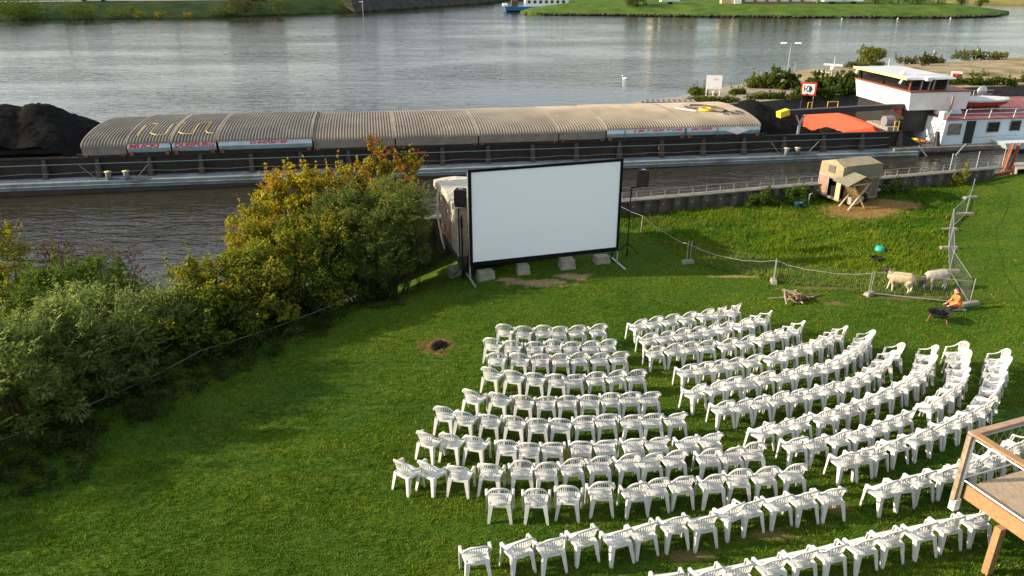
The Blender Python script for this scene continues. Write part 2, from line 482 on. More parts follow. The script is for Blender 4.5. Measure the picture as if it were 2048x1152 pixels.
mb = MB(); mb.add([(-3000, -40, -2), (3000, -40, -2), (3000, 3200, -2), (-3000, 3200, -2)], [(0, 1, 2, 3)])
tag(mb.build('water', M['water']), 'rippled grey brown river and harbour basin', 'water', kind='structure')
mb = MB(); mb.add([(-3000, -400, -6), (3000, -400, -6), (3000, 3200, -6), (-3000, 3200, -6)], [(0, 1, 2, 3)])
tag(mb.build('river_bed', mat('river_mud', (0.06, 0.05, 0.035), 0.95)), 'muddy bed under the river', 'ground', kind='structure')

# ------------------------------------------------------------------ foliage
def leaves(clumps, n, size, palette, aspect=0.5, droop=0.0, spread=1.0, seed=1, up=0.35):
    """clumps: (x,y,z,r, colour weight shift). returns verts, faces, colours of rhombic leaves"""
    r = np.random.RandomState(seed)
    C = np.array(clumps, dtype=float)
    w = C[:, 3] ** 2; w /= w.sum()
    ci = r.choice(len(C), n, p=w)
    d = r.normal(size=(n, 3)); d /= np.linalg.norm(d, axis=1)[:, None]
    rad = C[ci, 3] * spread * (0.35 + 0.75 * r.rand(n) ** 0.6)
    p = C[ci, :3] + d * rad[:, None] * np.array([1, 1, 0.8])
    nrm = d * 0.7 + r.normal(size=(n, 3)) * 0.6 + np.array([0, 0, up]); nrm /= np.linalg.norm(nrm, axis=1)[:, None]
    ax = r.normal(size=(n, 3)) + d * 0.6 + np.array([0, 0, -droop]); ax -= nrm * (ax * nrm).sum(1)[:, None]
    ax /= np.linalg.norm(ax, axis=1)[:, None]
    bx = np.cross(nrm, ax)
    L = size * r.uniform(0.65, 1.35, n)[:, None]; W = L * aspect
    v = np.stack([p - ax * L * 0.5, p + bx * W * 0.5, p + ax * L * 0.5, p - bx * W * 0.5], 1)
    pal = np.array(palette, dtype=float)
    shift = C[ci, 4] if C.shape[1] > 4 else np.zeros(n)
    t = np.clip(shift + r.normal(0.35, 0.22, n), 0, 0.999) * (len(pal) - 1)
    i = np.floor(t).astype(int); fr = (t - i)[:, None]
    c = pal[i] * (1 - fr) + pal[np.minimum(i + 1, len(pal) - 1)] * fr
    c = c * r.uniform(0.75, 1.25, n)[:, None]
    return v.reshape(-1, 3), np.arange(4 * n).reshape(-1, 4), np.repeat(c, 4, axis=0)

def strands(blobs, k, seed, size, palette, per=16, length=0.9, aspect=0.22):
    """arching shoots with narrow leaves along them, standing out of the crown"""
    r = np.random.RandomState(seed); V, C = [], []
    pal = np.array(palette, dtype=float)
    for _ in range(k):
        b = blobs[r.randint(len(blobs))]
        d = r.normal(size=3); d[2] = abs(d[2]) * 0.9 + 0.15; d /= np.linalg.norm(d)
        p = np.array(b[:3]) + d * np.array(b[3:6]) * 0.85
        v = d * np.array([0.75, 0.75, 1.0]) + np.array([0.12, -0.05, 0.55]); v /= np.linalg.norm(v)
        L = length * r.uniform(0.5, 1.2); base = np.clip(r.normal(0.6, 0.2) + (b[6] if len(b) > 6 else 0), 0, 0.999) * (len(pal) - 1)
        col = pal[int(base)] * (1 - base % 1) + pal[min(int(base) + 1, len(pal) - 1)] * (base % 1)
        side0 = np.cross(v, [0, 0, 1.0]); side0 /= np.linalg.norm(side0) + 1e-6
        for j in range(per):
            t = j / (per - 1)
            q = p + v * L * t + np.array([0, 0, -0.28 * L * t * t]) + side0 * 0.12 * L * t * t * r.choice([-1, 1])
            ax = v * 0.7 + side0 * (1 if j % 2 else -1) * 0.8 + np.array([0, 0, -0.5 * t]) + r.normal(0, 0.2, 3); ax /= np.linalg.norm(ax)
            sd = np.cross(ax, r.normal(size=3)); sd /= np.linalg.norm(sd) + 1e-6
            l = size * r.uniform(0.7, 1.3) * (1.1 - 0.5 * t); w = l * aspect
            V += [q, q + ax * l * 0.5 + sd * w * 0.5, q + ax * l, q + ax * l * 0.5 - sd * w * 0.5]
            C += [col * r.uniform(0.8, 1.25)] * 4
    return np.array(V), np.array(C)

def clumps_in(blobs, k, rmin, rmax, seed, shell=0.55, bottom=-9):
    """clump centres through the outer part of a set of ellipsoids (cx,cy,cz,rx,ry,rz,shift)"""
    r = np.random.RandomState(seed); out = []
    vol = np.array([b[3] * b[4] * b[5] for b in blobs]) ** 0.75; vol /= vol.sum()
    while len(out) < k:
        b = blobs[r.choice(len(blobs), p=vol)]
        d = r.normal(size=3); d /= np.linalg.norm(d)
        q = shell + (1 - shell) * r.rand() ** 0.7
        p = (b[0] + d[0] * b[3] * q, b[1] + d[1] * b[4] * q, b[2] + d[2] * b[5] * q)
        if p[2] < bottom: continue
        sh = (b[6] if len(b) > 6 else 0) + r.normal(0, 0.14)
        out.append((p[0], p[1], p[2], r.uniform(rmin, rmax), sh))
    return out

def bush(name, label, cat, loc, blobs, k, n, size, palette, aspect=0.5, droop=0.0, seed=1, rmin=0.2, rmax=0.45, shell=0.5, stems=7, stem_r=0.04,
         group=None, spikes=0, trunk=False, level=None, shoots=0, shoot_len=0.9):
    """loc: world foot; blobs relative to it. thing > crown + stems (or trunk)"""
    root = empty(name, loc, 0, label, cat, group)
    if level is not None:                                    # crown heights given above the lawn, foot lower on the bank
        blobs = [b[:2] + (b[2] + level - loc[2],) + b[3:] for b in blobs]
    cl = clumps_in(blobs, k, rmin, rmax, seed, shell, bottom=-0.3)
    r = random.Random(seed)
    for s in range(spikes):                                  # shoots standing out of the crown
        b = blobs[r.randrange(len(blobs))]
        a, q = r.uniform(0, 6.28), r.uniform(0.2, 0.95)
        x, y = b[0] + b[3] * q * math.cos(a), b[1] + b[4] * q * math.sin(a)
        z0 = b[2] + b[5] * math.sqrt(max(0, 1 - q * q)) * 0.85
        h = r.uniform(0.35, 1.0) * rmax * 2.6
        lx, ly = r.uniform(-0.25, 0.25) * h, r.uniform(-0.25, 0.25) * h
        for j in range(5):
            t = j / 4
            cl.append((x + lx * t, y + ly * t, z0 + h * t, rmax * (0.42 - 0.3 * t), (b[6] if len(b) > 6 else 0) + 0.12))
    v, f, c = leaves(cl, n, size, palette, aspect, droop, seed=seed)
    if shoots:
        v2, c2 = strands(blobs, shoots, seed + 500, size * 0.95, palette, 16, shoot_len, max(aspect * 0.8, 0.2))
        v = np.concatenate([v, v2]); c = np.concatenate([c, c2]); f = np.arange(len(v)).reshape(-1, 4)
    np_mesh('crown', v, f, M['leaf'], root, c)
    mb = MB()
    if trunk:
        top = max(b[2] for b in blobs)
        mb.path([(0, 0, -0.4), (0.05, 0.02, top * 0.35), (-0.04, 0.05, top * 0.75), (0.02, 0, top * 1.1)], [stem_r * 1.5, stem_r, stem_r * 0.7, stem_r * 0.3], 8)
        for i in range(stems):
            b = blobs[i % len(blobs)]
            z = top * r.uniform(0.3, 0.7)
            e = (b[0] + r.uniform(-.6, .6) * b[3], b[1] + r.uniform(-.6, .6) * b[4], b[2] + r.uniform(-.2, .5) * b[5])
            mb.path([(0, 0, z), (e[0] * .5, e[1] * .5, (z + e[2]) / 2 + 0.1), e], [stem_r * .5, stem_r * .35, stem_r * .12], 5)
        mb.build('trunk', M['bark'], root, True)
    else:
        for i in range(stems):
            b = blobs[i % len(blobs)]
            x, y = b[0] + r.uniform(-.35, .35) * b[3], b[1] + r.uniform(-.35, .35) * b[4]
            e = (b[0] + r.uniform(-.7, .7) * b[3], b[1] + r.uniform(-.7, .7) * b[4], b[2] + r.uniform(0.1, .8) * b[5])
            mb.path([(x * .6, y * .6, -0.5), ((x + e[0]) * .45, (y + e[1]) * .45, e[2] * .5), e], [stem_r, stem_r * .7, stem_r * .25], 5)
        mb.build('stems', M['bark'], root, True)
    return root

G_DARK, G_MID, G_LIT = (0.042, 0.072, 0.013), (0.082, 0.125, 0.018), (0.16, 0.195, 0.028)
YEL, ORA, RED = (0.27, 0.22, 0.025), (0.25, 0.10, 0.02), (0.2, 0.05, 0.022)
SILV, SILV2 = (0.18, 0.225, 0.065), (0.29, 0.33, 0.105)
def foot(x, y, dz=-0.1): return (x, y, gz(x, y) + dz)
# ---- shrubs along the river bank on the left (crown heights are above lawn level)
WIL = [(0.05, 0.08, 0.018), (0.11, 0.15, 0.038), SILV, SILV2]
bush('willow_shrub', 'silvery green willow shrub filling the lower left corner beside the lawn', 'shrub', foot(-11.9, 16.2),
     [(0, 0, 1.4, 1.5, 1.6, 1.7, 0.0), (-1.6, 0.9, 1.5, 1.5, 1.5, 1.9, 0.1), (0.3, 1.3, 1.5, 1.2, 1.3, 1.6, 0.15), (-0.6, -1.5, 0.9, 1.3, 1.3, 1.5, -0.1), (-0.9, -2.3, 0.8, 1.4, 1.2, 1.5, 0.0), (0.5, 1.9, 0.9, 1.0, 1.1, 1.3, 0.0)],
     320, 46000, 0.17, WIL, 0.2, 0.8, 3, 0.16, 0.36, 0.4, 14, spikes=20, level=0.0, shoots=260)
bush('willow_shrub', 'silvery green willow shrub with upright pale shoots, next to the red-leaved bush', 'shrub', foot(-11.1, 19.0),
     [(0, 0, 1.1, 1.3, 1.4, 1.6, 0.1), (-1.2, 0.6, 1.0, 1.2, 1.3, 1.5, 0.05), (0.6, -1.0, 0.7, 1.0, 1.0, 1.3, -0.15), (0.9, 1.4, 0.7, 1.1, 1.1, 1.4, 0.0)],
     250, 34000, 0.17, WIL, 0.2, 0.8, 4, 0.15, 0.34, 0.4, 12, spikes=16, level=0.0, shoots=200)
bush('green_bush', 'dense dark green bush by the stones at the water edge', 'bush', foot(-14.3, 24.2),
     [(0, 0, 0.1, 1.8, 1.5, 1.6, 0.05), (1.2, -0.3, -0.3, 1.0, 1.2, 1.2, -0.1), (-1.6, 0.3, 0.0, 1.3, 1.3, 1.5, 0.0)],
     170, 18000, 0.13, [G_DARK, G_MID, (0.07, 0.12, 0.018), G_LIT], 0.35, 0.2, 5, 0.16, 0.4, 0.4, 9, spikes=14, level=0.0, shoots=80, shoot_len=0.6)
bush('yellow_green_bush', 'tall pale yellow green bush at the left edge above the willow', 'bush', foot(-18.4, 26.0),
     [(0, 0, 0.5, 1.3, 1.3, 1.8, 0.3), (-1.4, 0.4, 0.7, 1.4, 1.3, 2.0, 0.35), (0.4, -0.3, -0.8, 1.4, 1.3, 1.4, 0.1)],
     110, 14000, 0.15, [G_MID, G_LIT, (0.2, 0.23, 0.03), YEL], 0.4, 0.3, 6, 0.2, 0.45, 0.35, 6, spikes=12, level=0.0, shoots=110, shoot_len=0.8)
bush('brown_bush', 'thin reddish brown bush with bare twigs near the left edge', 'bush', foot(-17.0, 27.6),
     [(0, 0, -0.1, 1.2, 1.0, 1.1, 0.0), (1.8, 0.3, -0.3, 1.2, 0.9, 1.0, 0.0)],
     60, 3200, 0.11, [(0.07, 0.04, 0.025), (0.11, 0.05, 0.03), (0.09, 0.08, 0.025)], 0.35, 0.1, 7, 0.2, 0.45, 0.3, 26, 0.022, spikes=16, level=0.0)
AUT = [G_DARK, G_MID, (0.125, 0.165, 0.02), (0.19, 0.21, 0.025), (0.27, 0.24, 0.03), (0.27, 0.15, 0.025)]
bush('autumn_bush', 'broad bush turning red and yellow beside the willow shrub', 'bush', foot(-9.4, 22.2),
     [(0, 0, 0.7, 1.7, 1.5, 1.7, 0.05), (-0.9, 0.7, 0.3, 1.2, 1.2, 1.4, 0.3), (1.0, 0.7, 1.0, 1.4, 1.3, 1.6, 0.1), (0.1, -1.2, 0.5, 1.6, 1.2, 1.4, -0.1), (1.4, -0.3, 0.6, 1.2, 1.2, 1.4, 0.0)],
     290, 40000, 0.115, AUT, 0.62, 0.2, 8, 0.17, 0.4, 0.4, 12, spikes=12, level=0.0, shoots=120, shoot_len=0.6)
bush('autumn_bush', 'green bush with yellow tops between the red-leaved bush and the tall maple', 'bush', foot(-7.9, 24.9),
     [(0, 0, 1.0, 1.6, 1.5, 1.9, 0.1), (-0.9, 0.9, 1.3, 1.4, 1.3, 1.7, 0.25), (1.1, -0.8, 0.6, 1.4, 1.2, 1.5, -0.05), (1.5, 0.6, 1.2, 1.2, 1.1, 1.6, 0.0)],
     250, 35000, 0.11, AUT, 0.6, 0.2, 9, 0.17, 0.4, 0.4, 10, spikes=12, level=0.0, shoots=130, shoot_len=0.7)
bush('yellow_maple', 'bright yellow leaved young maple rising over the bank bushes', 'tree', foot(-8.2, 28.0),
     [(0, 0, 1.7, 1.5, 1.3, 1.8, 0.35), (-0.5, 0.2, 2.7, 0.8, 0.8, 0.9, 0.5), (0.7, 0.1, 2.6, 0.8, 0.9, 1.1, 0.45), (-1.3, -0.2, 0.9, 1.3, 1.1, 1.5, 0.2), (1.0, -0.3, 1.2, 1.2, 1.1, 1.6, 0.2)],
     190, 20000, 0.12, [G_MID, (0.13, 0.17, 0.022), (0.22, 0.24, 0.026), (0.3, 0.29, 0.03), (0.34, 0.29, 0.03), (0.31, 0.2, 0.025)], 0.75, 0.1, 10, 0.16, 0.36, 0.4, 9, spikes=16, level=0.0, shoots=90, shoot_len=0.6)
bush('orange_maple', 'tallest yellow and orange leaved young tree left of the screen', 'tree', foot(-5.4, 29.3),
     [(0, 0, 2.0, 1.5, 1.3, 1.8, 0.25), (0.2, 0.1, 3.7, 0.42, 0.4, 0.85, 0.45), (-1.3, 0.0, 2.0, 1.3, 1.1, 1.6, 0.2), (0.9, 0.0, 2.8, 0.8, 0.8, 0.9, 0.5), (1.5, 0.2, 3.3, 0.3, 0.3, 0.4, 0.2), (0.2, -0.2, 0.6, 1.6, 1.2, 1.4, 0.1)],
     190, 18000, 0.12, [G_MID, (0.12, 0.16, 0.022), (0.2, 0.22, 0.025), (0.27, 0.26, 0.03), (0.3, 0.22, 0.025), (0.24, 0.1, 0.025)], 0.75, 0.1, 12, 0.15, 0.34, 0.4, 10, spikes=18, level=0.0, shoots=110, shoot_len=0.7)
bush('willow_bush', 'grey green arching willow bush against the left end of the screen', 'bush', foot(-5.3, 26.4),
     [(0, 0, 1.3, 1.6, 1.3, 1.9, 0.1), (1.0, 0.6, 2.0, 1.2, 1.0, 1.6, 0.2), (-0.9, 0.3, 1.7, 1.2, 1.1, 1.7, 0.1), (0.4, -0.8, 0.7, 1.4, 1.0, 1.2, -0.05), (1.6, 0.8, 1.6, 0.8, 0.8, 1.5, 0.15)],
     300, 44000, 0.15, [G_DARK, (0.095, 0.13, 0.028), (0.155, 0.19, 0.045), (0.23, 0.25, 0.065)], 0.2, 0.5, 13, 0.14, 0.34, 0.4, 16, spikes=16, level=0.0, shoots=340, shoot_len=1.15)
bush('low_bush', 'low dark undergrowth at the foot of the willow bush', 'bush', foot(-3.6, 28.2),
     [(0, 0, 0.3, 0.8, 1.0, 0.6, 0.0), (-1.2, -0.9, 0.25, 0.9, 0.8, 0.55, 0.0)], 50, 5000, 0.09, [G_DARK, G_MID, (0.06, 0.08, 0.02)], 0.4, 0.2, 14, 0.12, 0.28, 0.4, 6, 0.02, level=0.0)
bush('green_bush', 'tall green bush on the bank just outside the left edge', 'bush', foot(-16.2, 14.0),
     [(0, 0, 2.0, 1.8, 1.9, 2.4, 0.1), (-0.6, -2.2, 1.8, 1.6, 1.6, 2.2, 0.0), (0.2, 2.4, 1.6, 1.5, 1.6, 2.0, 0.1)], 150, 15000, 0.15, [G_DARK, G_MID, (0.08, 0.12, 0.02)], 0.4, 0.2, 15, 0.2, 0.45, 0.35, 9, level=0.0)
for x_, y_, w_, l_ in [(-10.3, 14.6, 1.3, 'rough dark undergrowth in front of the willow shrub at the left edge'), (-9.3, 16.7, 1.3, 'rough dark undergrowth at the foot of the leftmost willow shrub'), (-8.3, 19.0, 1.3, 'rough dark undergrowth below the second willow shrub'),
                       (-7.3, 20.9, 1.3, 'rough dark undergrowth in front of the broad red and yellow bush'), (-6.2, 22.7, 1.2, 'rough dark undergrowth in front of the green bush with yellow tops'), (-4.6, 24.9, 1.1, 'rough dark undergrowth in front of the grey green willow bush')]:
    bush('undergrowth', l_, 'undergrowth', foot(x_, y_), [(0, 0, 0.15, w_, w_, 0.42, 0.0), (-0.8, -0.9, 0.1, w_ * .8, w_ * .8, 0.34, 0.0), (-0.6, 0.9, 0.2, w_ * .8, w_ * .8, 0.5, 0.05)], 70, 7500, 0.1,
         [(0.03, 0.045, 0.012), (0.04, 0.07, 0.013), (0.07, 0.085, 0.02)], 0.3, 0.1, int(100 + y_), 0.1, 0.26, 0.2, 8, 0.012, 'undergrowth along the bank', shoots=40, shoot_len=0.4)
for x_, y_, h_, l_ in [(-24.0, 8.6, 6.6, 'tall tree on the river bank outside the left edge')]:
    bush('bank_tree', l_, 'tree', foot(x_, y_), [(0, 0, h_ * .62, 2.6, 2.6, h_ * .36, 0.1), (0.8, 1.2, h_ * .5, 1.9, 1.9, h_ * .28, 0.1), (-0.9, -1.1, h_ * .5, 1.9, 1.9, h_ * .3, 0.0)], 110, 12000, 0.22, [G_DARK, G_MID, G_LIT], 0.5, 0.2, int(200 + y_), 0.3, 0.6, 0.35, 8, 0.14, 'trees on the near bank', trunk=True, level=0.0)
# stones at the water's edge
M['stone'] = mat('wet_stone', (0.055, 0.052, 0.05), 0.7, var=0.35, scale=4, bump=0.4)
for i, (x, y, r_) in enumerate([(-14.7, 30.0, .42), (-14.1, 30.3, .36), (-14.2, 29.5, .45), (-13.7, 29.1, .4), (-13.5, 29.8, .33), (-14.9, 29.2, .34)]):
    bm = bmesh.new(); bmesh.ops.create_icosphere(bm, subdivisions=2, radius=r_)
    for v in bm.verts:
        v.co *= 1 + 0.22 * math.sin(v.co.x * 9 + i) * math.cos(v.co.y * 8 + 2 * i); v.co.z *= 0.65
    me = bpy.data.meshes.new('shore_stone'); bm.to_mesh(me); bm.free(); me.materials.append(M['stone'])
    o = link(bpy.data.objects.new('shore_stone', me)); o.location = (x, y, max(gz(x, y), -2.15) + 0.1)
    tag(o, 'dark wet stone in the small heap at the water edge', 'stone', 'stones at the water edge')

# ------------------------------------------------------------------ quay wall of steel sheet piles with a low railing
wall_yaw = math.atan2(WALL_D.y, WALL_D.x)
CAP = 0.75
wall = empty('quay_wall', (WALL_A.x, WALL_A.y, 0), wall_yaw, 'low dark sheet pile quay wall along the back of the meadow', 'wall')
P = 0.75
mb = MB()
prof = [(0, 0.0), (0.09, -0.17), (0.40, -0.17), (0.49, 0.0), (0.75, 0.0)]
for (x0, y0), (x1, y1) in zip(prof[:-1], prof[1:]):
    mb.add([(x0, y0, -3.2), (x1, y1, -3.2), (x1, y1, CAP - 0.06), (x0, y0, CAP - 0.06), (x0, y0 + .02, -3.2), (x1, y1 + .02, -3.2), (x1, y1 + .02, CAP - 0.06), (x0, y0 + .02, CAP - 0.06)],
           [(0, 1, 2, 3), (5, 4, 7, 6), (3, 2, 6, 7)])
mb.tube((0.245, -0.17, CAP - 0.3), (0.245, -0.2, CAP - 0.3), 0.035, 6, mi=1)
pile_mesh = mb.mesh('sheet_pile', [M['steel_dark'], M['galv']])
S0, S1 = -12.4, 21.8
nS = int((S1 - S0) / P)
for i in range(nS):
    o = link(bpy.data.objects.new('sheet_pile', pile_mesh), wall); o.location = (S0 + i * P, 0, 0)
mb = MB(); mb.box(((S0 + S1) / 2, 0.02, CAP - 0.025), (S1 - S0, 0.42, 0.06)); mb.box(((S0 + S1) / 2, 0.35, -1.2), (S1 - S0, 0.1, 3.7))
mb.build('wall_cap', mat('cap_steel', (0.19, 0.18, 0.155), 0.8, var=0.25, scale=2), wall)
rail = empty('quay_railing', (WALL_A.x, WALL_A.y, CAP), wall_yaw, 'low rusty grey railing on top of the quay wall', 'railing')
M['rail_grey'] = mat('railing_paint', (0.22, 0.2, 0.165), 0.75, var=0.2)
pm = MB().tube((0, 0.1, 0), (0, 0.1, 0.33), 0.022, 5).mesh('post', M['rail_grey'])
k = 0
for s in np.arange(S0 + 0.3, S1, 0.72):
    o = link(bpy.data.objects.new('post', pm), rail); o.location = (float(s), 0, 0)
for z, r_ in ((0.33, 0.02), (0.17, 0.012)):
    MB().tube((S0 + 0.3, 0.1, z), (S1 - 0.2, 0.1, z), r_, 5).build('rail_bar', M['rail_grey'], rail)

def wire_net(mb, w, h, nx, nz, r=0.004, z0=0.0, x0=0.0, y=0.0):
    for i in range(nx + 1):
        x = x0 + w * i / nx
        mb.tube((x, y, z0), (x, y, z0 + h), r, 3, cap=False)
    for j in range(nz + 1):
        z = z0 + h * j / nz
        mb.tube((x0, y, z), (x0 + w, y, z), r, 3, cap=False)
# taller mesh fence on the right end of the wall
mf = empty('mesh_fence', (WALL_A.x + WALL_D.x * 18.4, WALL_A.y + WALL_D.y * 18.4, CAP), wall_yaw, 'tall wire mesh fence on the right end of the quay wall', 'fence')
for i in range(3):
    MB().tube((i * 1.7, -0.05, 0), (i * 1.7, -0.05, 0.95), 0.022, 6).build('post', M['galv'], mf)
mb = MB(); wire_net(mb, 3.4, 0.9, 40, 10, 0.0022, 0.03, 0, -0.05); mb.build('wire_mesh', M['galv'], mf)
# rusty steel beams leaning by the wall's end
rb = empty('steel_beams', (26.3, 40.7, 0.1), 0.2, 'pair of rusty steel beams standing by the end of the quay wall', 'beam')
for dx in (0, 0.42):
    mb = MB(); mb.bar((dx, 0, -0.2), (dx + 0.35, 0.1, 1.75), 0.16, 0.05); mb.bar((dx, .07, -0.2), (dx + 0.35, .17, 1.75), 0.05, 0.14); mb.build('beam', M['rust'], rb)
MB().bar((-0.5, -0.1, 0.1), (0.9, -0.05, 0.35), 0.16, 0.16).build('foot_beam', M['rust'], rb)
mb = MB(); mb.add([(26.8, 40.2, .62), (34, 39.6, 1.0), (34.6, 41.6, 1.0), (27.2, 41.6, .62)], [(0, 1, 2, 3)]); mb.add([(26.8, 40.2, -3), (27.2, 41.6, -3), (34.6, 41.6, -3)], [(0, 1, 2)])
mb.add([(26.8, 40.2, .62), (27.2, 41.6, .62), (27.2, 41.6, -3), (26.8, 40.2, -3)], [(0, 1, 2, 3)]); mb.add([(27.2, 41.6, .62), (34.6, 41.6, 1.0), (34.6, 41.6, -3), (27.2, 41.6, -3)], [(0, 1, 2, 3)])
tag(mb.build('path', M['concrete']), 'strip of pale concrete path at the top of the bank on the right', 'path', kind='structure')
# greenery at the foot of the wall
bush('nettle_bush', 'green nettle thicket against the quay wall left of the horse trailer', 'bush', foot(13.0, 35.9),
     [(0, 0, 0.4, 1.5, 0.55, 0.55, 0.1), (-1.4, -0.4, 0.25, 0.8, 0.4, 0.4, 0.0), (1.1, 0.3, 0.4, 0.8, 0.5, 0.5, 0.1)], 70, 6500, 0.1, [G_DARK, G_MID, (0.07, 0.13, 0.02), G_LIT], 0.5, 0.2, 21, 0.12, 0.25, 0.4, 8, 0.012, spikes=8)
bush('nettle_bush', 'nettles with pale seed heads right of the horse trailer by the wall', 'bush', foot(19.2, 37.5),
     [(0, 0, 0.35, 0.8, 0.4, 0.5, 0.1)], 24, 1800, 0.1, [G_DARK, G_MID, (0.08, 0.13, 0.02), (0.35, 0.33, 0.2)], 0.4, 0.2, 22, 0.12, 0.25, 0.4, 5, 0.012, spikes=5)
bush('tall_weed', 'tall yellowing weed growing at the wall under the mesh fence', 'plant', foot(23.2, 39.0),
     [(0, 0, 0.6, 0.35, 0.25, 0.75, 0.3), (-0.5, 0, 0.3, 0.4, 0.25, 0.4, 0.2)], 22, 1500, 0.1, [G_MID, G_LIT, YEL], 0.3, 0.2, 23, 0.1, 0.22, 0.3, 5, 0.012, spikes=5)

# ------------------------------------------------------------------ far banks of the river
M['far_grass'] = mat('far_meadow', (0.055, 0.11, 0.014), 0.95, var=0.35, scale=0.35, bump=0.3, bscale=3, dirt=(0.11, 0.12, 0.03), dscale=0.12, damt=0.6, spec=0.1)
M['far_rough'] = mat('far_bank_grass', (0.016, 0.036, 0.009), 0.95, var=0.4, scale=0.4, bump=0.3, bscale=3, dirt=(0.04, 0.055, 0.014), dscale=0.15, damt=0.6, spec=0.1)
def bank(name, label, line, prof, m, jit=0.25, seed=1, step=1.5, taper=None):
    """line: waterline points left to right; prof: (distance inland, height)"""
    r = random.Random(seed)
    pts = []
    for (a, b) in zip(line[:-1], line[1:]):
        a, b = Vector(a), Vector(b); n = max(1, int((b - a).length / step))
        pts += [a + (b - a) * i / n for i in range(n)]
    pts.append(Vector(line[-1]))
    rows = []
    for d, z in prof:
        row = []
        for i, p in enumerate(pts):
            k = taper(p.x) if taper else 1.0                 # a spit narrows towards its tips
            j = r.uniform(-jit, jit) if 0 < d < 40 else 0
            zz = z if z < -1.9 else -2 + (z + 2) * min(1.0, 0.25 + 0.75 * k)
            row.append((p.x, p.y + d * k + j, zz + (r.uniform(-jit, jit) * 0.25 if d > 0.1 else 0)))
        rows.append(row)
    o = MB().grid(rows).build(name, m, smooth=True)
    return tag(o, label, 'river bank', kind='structure')
bank('far_bank', 'rough grassy far river bank on the left', [(-420, 150), (-112, 177.2), (-67, 186.5), (-40, 202.5), (-38.5, 203.2), (-4, 249.5), (10, 300)],
     [(0, -3.5), (0.3, -2.0), (1.2, -1.6), (4, -0.6), (8, 0.7), (10.5, 1.1), (13, 1.2), (16, 1.2), (60, 1.6), (700, 3), (2500, 3)], M['far_rough'], 0.4, 3)
bank('far_bank', 'smooth green grass spit reaching into the river on the far side', [(2.0, 199), (4.5, 196.4), (9, 194.8), (22, 193.6), (43.5, 189.4), (66, 186.5), (100, 186), (112, 190), (118, 195), (121.5, 200.5)],
     [(0, -3.5), (0.25, -2.0), (0.7, -1.5), (3, -1.0), (7, -0.1), (9, 0.15), (11, 0.2), (24, 0.25), (45, 0.3), (48, -3)], M['far_grass'], 0.12, 5, taper=lambda x: max(0.02, min(1.0, (x - 1.5) / 14.0, (122 - x) / 14.0)))
bank('far_bank', 'distant yellowish bank behind the spit on the right', [(60, 262), (110, 246), (150, 238), (420, 210)],
     [(0, -3.5), (0.4, -2.0), (2, -1.2), (7, 0.3), (40, 1.0), (1500, 3)], mat('dry_bank', (0.16, 0.15, 0.04), 0.95, var=0.3, scale=0.3), 0.3, 6)
bank('far_bank', 'wide land behind the blue ship', [(-4, 262), (30, 256), (62, 262)], [(0, -3.5), (0.4, -2.0), (2, -0.5), (7, 1.0), (1500, 3)], M['far_rough'], 0.3, 8)
def riprap(label, line, n, seed, col):
    r = np.random.RandomState(seed); P = np.array(line, dtype=float)
    seg = np.hypot(*np.diff(P, axis=0).T); cs_ = np.r_[0, np.cumsum(seg)]
    base = np.array([(x, y, z) for z in (-.5, .5) for y in (-.5, .5) for x in (-.5, .5)]); fq = np.array([(0, 2, 3, 1), (4, 5, 7, 6), (0, 1, 5, 4), (2, 6, 7, 3), (0, 4, 6, 2), (1, 3, 7, 5)])
    V, Fc = [], []
    for i in range(n):
        d = r.uniform(0, cs_[-1]); x, y = np.interp(d, cs_, P[:, 0]), np.interp(d, cs_, P[:, 1]) + r.uniform(-.3, .9)
        a = r.uniform(0, 3); c_, s_ = math.cos(a), math.sin(a); q = base * r.uniform(.25, .7, 3) * r.uniform(.8, 1.2, (8, 1))
        V.append(np.stack([x + q[:, 0] * c_ - q[:, 1] * s_, y + q[:, 0] * s_ + q[:, 1] * c_, -1.85 + q[:, 2] * .6 + r.uniform(0, .25)], -1)); Fc.append(fq + 8 * i)
    tag(np_mesh('riprap', np.concatenate(V), np.concatenate(Fc), col), label, 'stones', kind='stuff')
RS = mat('riprap_stone', (0.045, 0.045, 0.03), 0.9, var=0.5, scale=1.5)
riprap('dark stones along the waterline of the green spit', [(2.6, 198.4), (9, 194.8), (22, 193.6), (43.5, 189.4), (66, 186.5), (100, 186), (112, 190), (120, 198.5)], 900, 1, RS)
# dark sloping stone wall on the left bank
mb = MB()
A, B = Vector((-38.5, 203.2)), Vector((-4.0, 249.5))
for i in range(18):
    a, b = A + (B - A) * i / 18, A + (B - A) * (i + 0.985) / 18
    n = Vector((-(B - A).y, (B - A).x)).normalized()
    mb.hexa([(a.x, a.y, -3), (b.x, b.y, -3), (b.x + n.x * 6, b.y + n.y * 6, -3), (a.x + n.x * 6, a.y + n.y * 6, -3)],
            [(a.x + n.x * 2, a.y + n.y * 2, 1.6), (b.x + n.x * 2, b.y + n.y * 2, 1.6), (b.x + n.x * 6, b.y + n.y * 6, 1.6), (a.x + n.x * 6, a.y + n.y * 6, 1.6)])
tag(mb.build('embankment_wall', mat('dark_masonry', (0.055, 0.05, 0.045), 0.9, var=0.4, scale=0.8)), 'dark sloping embankment wall on the far shore behind the river', 'wall')

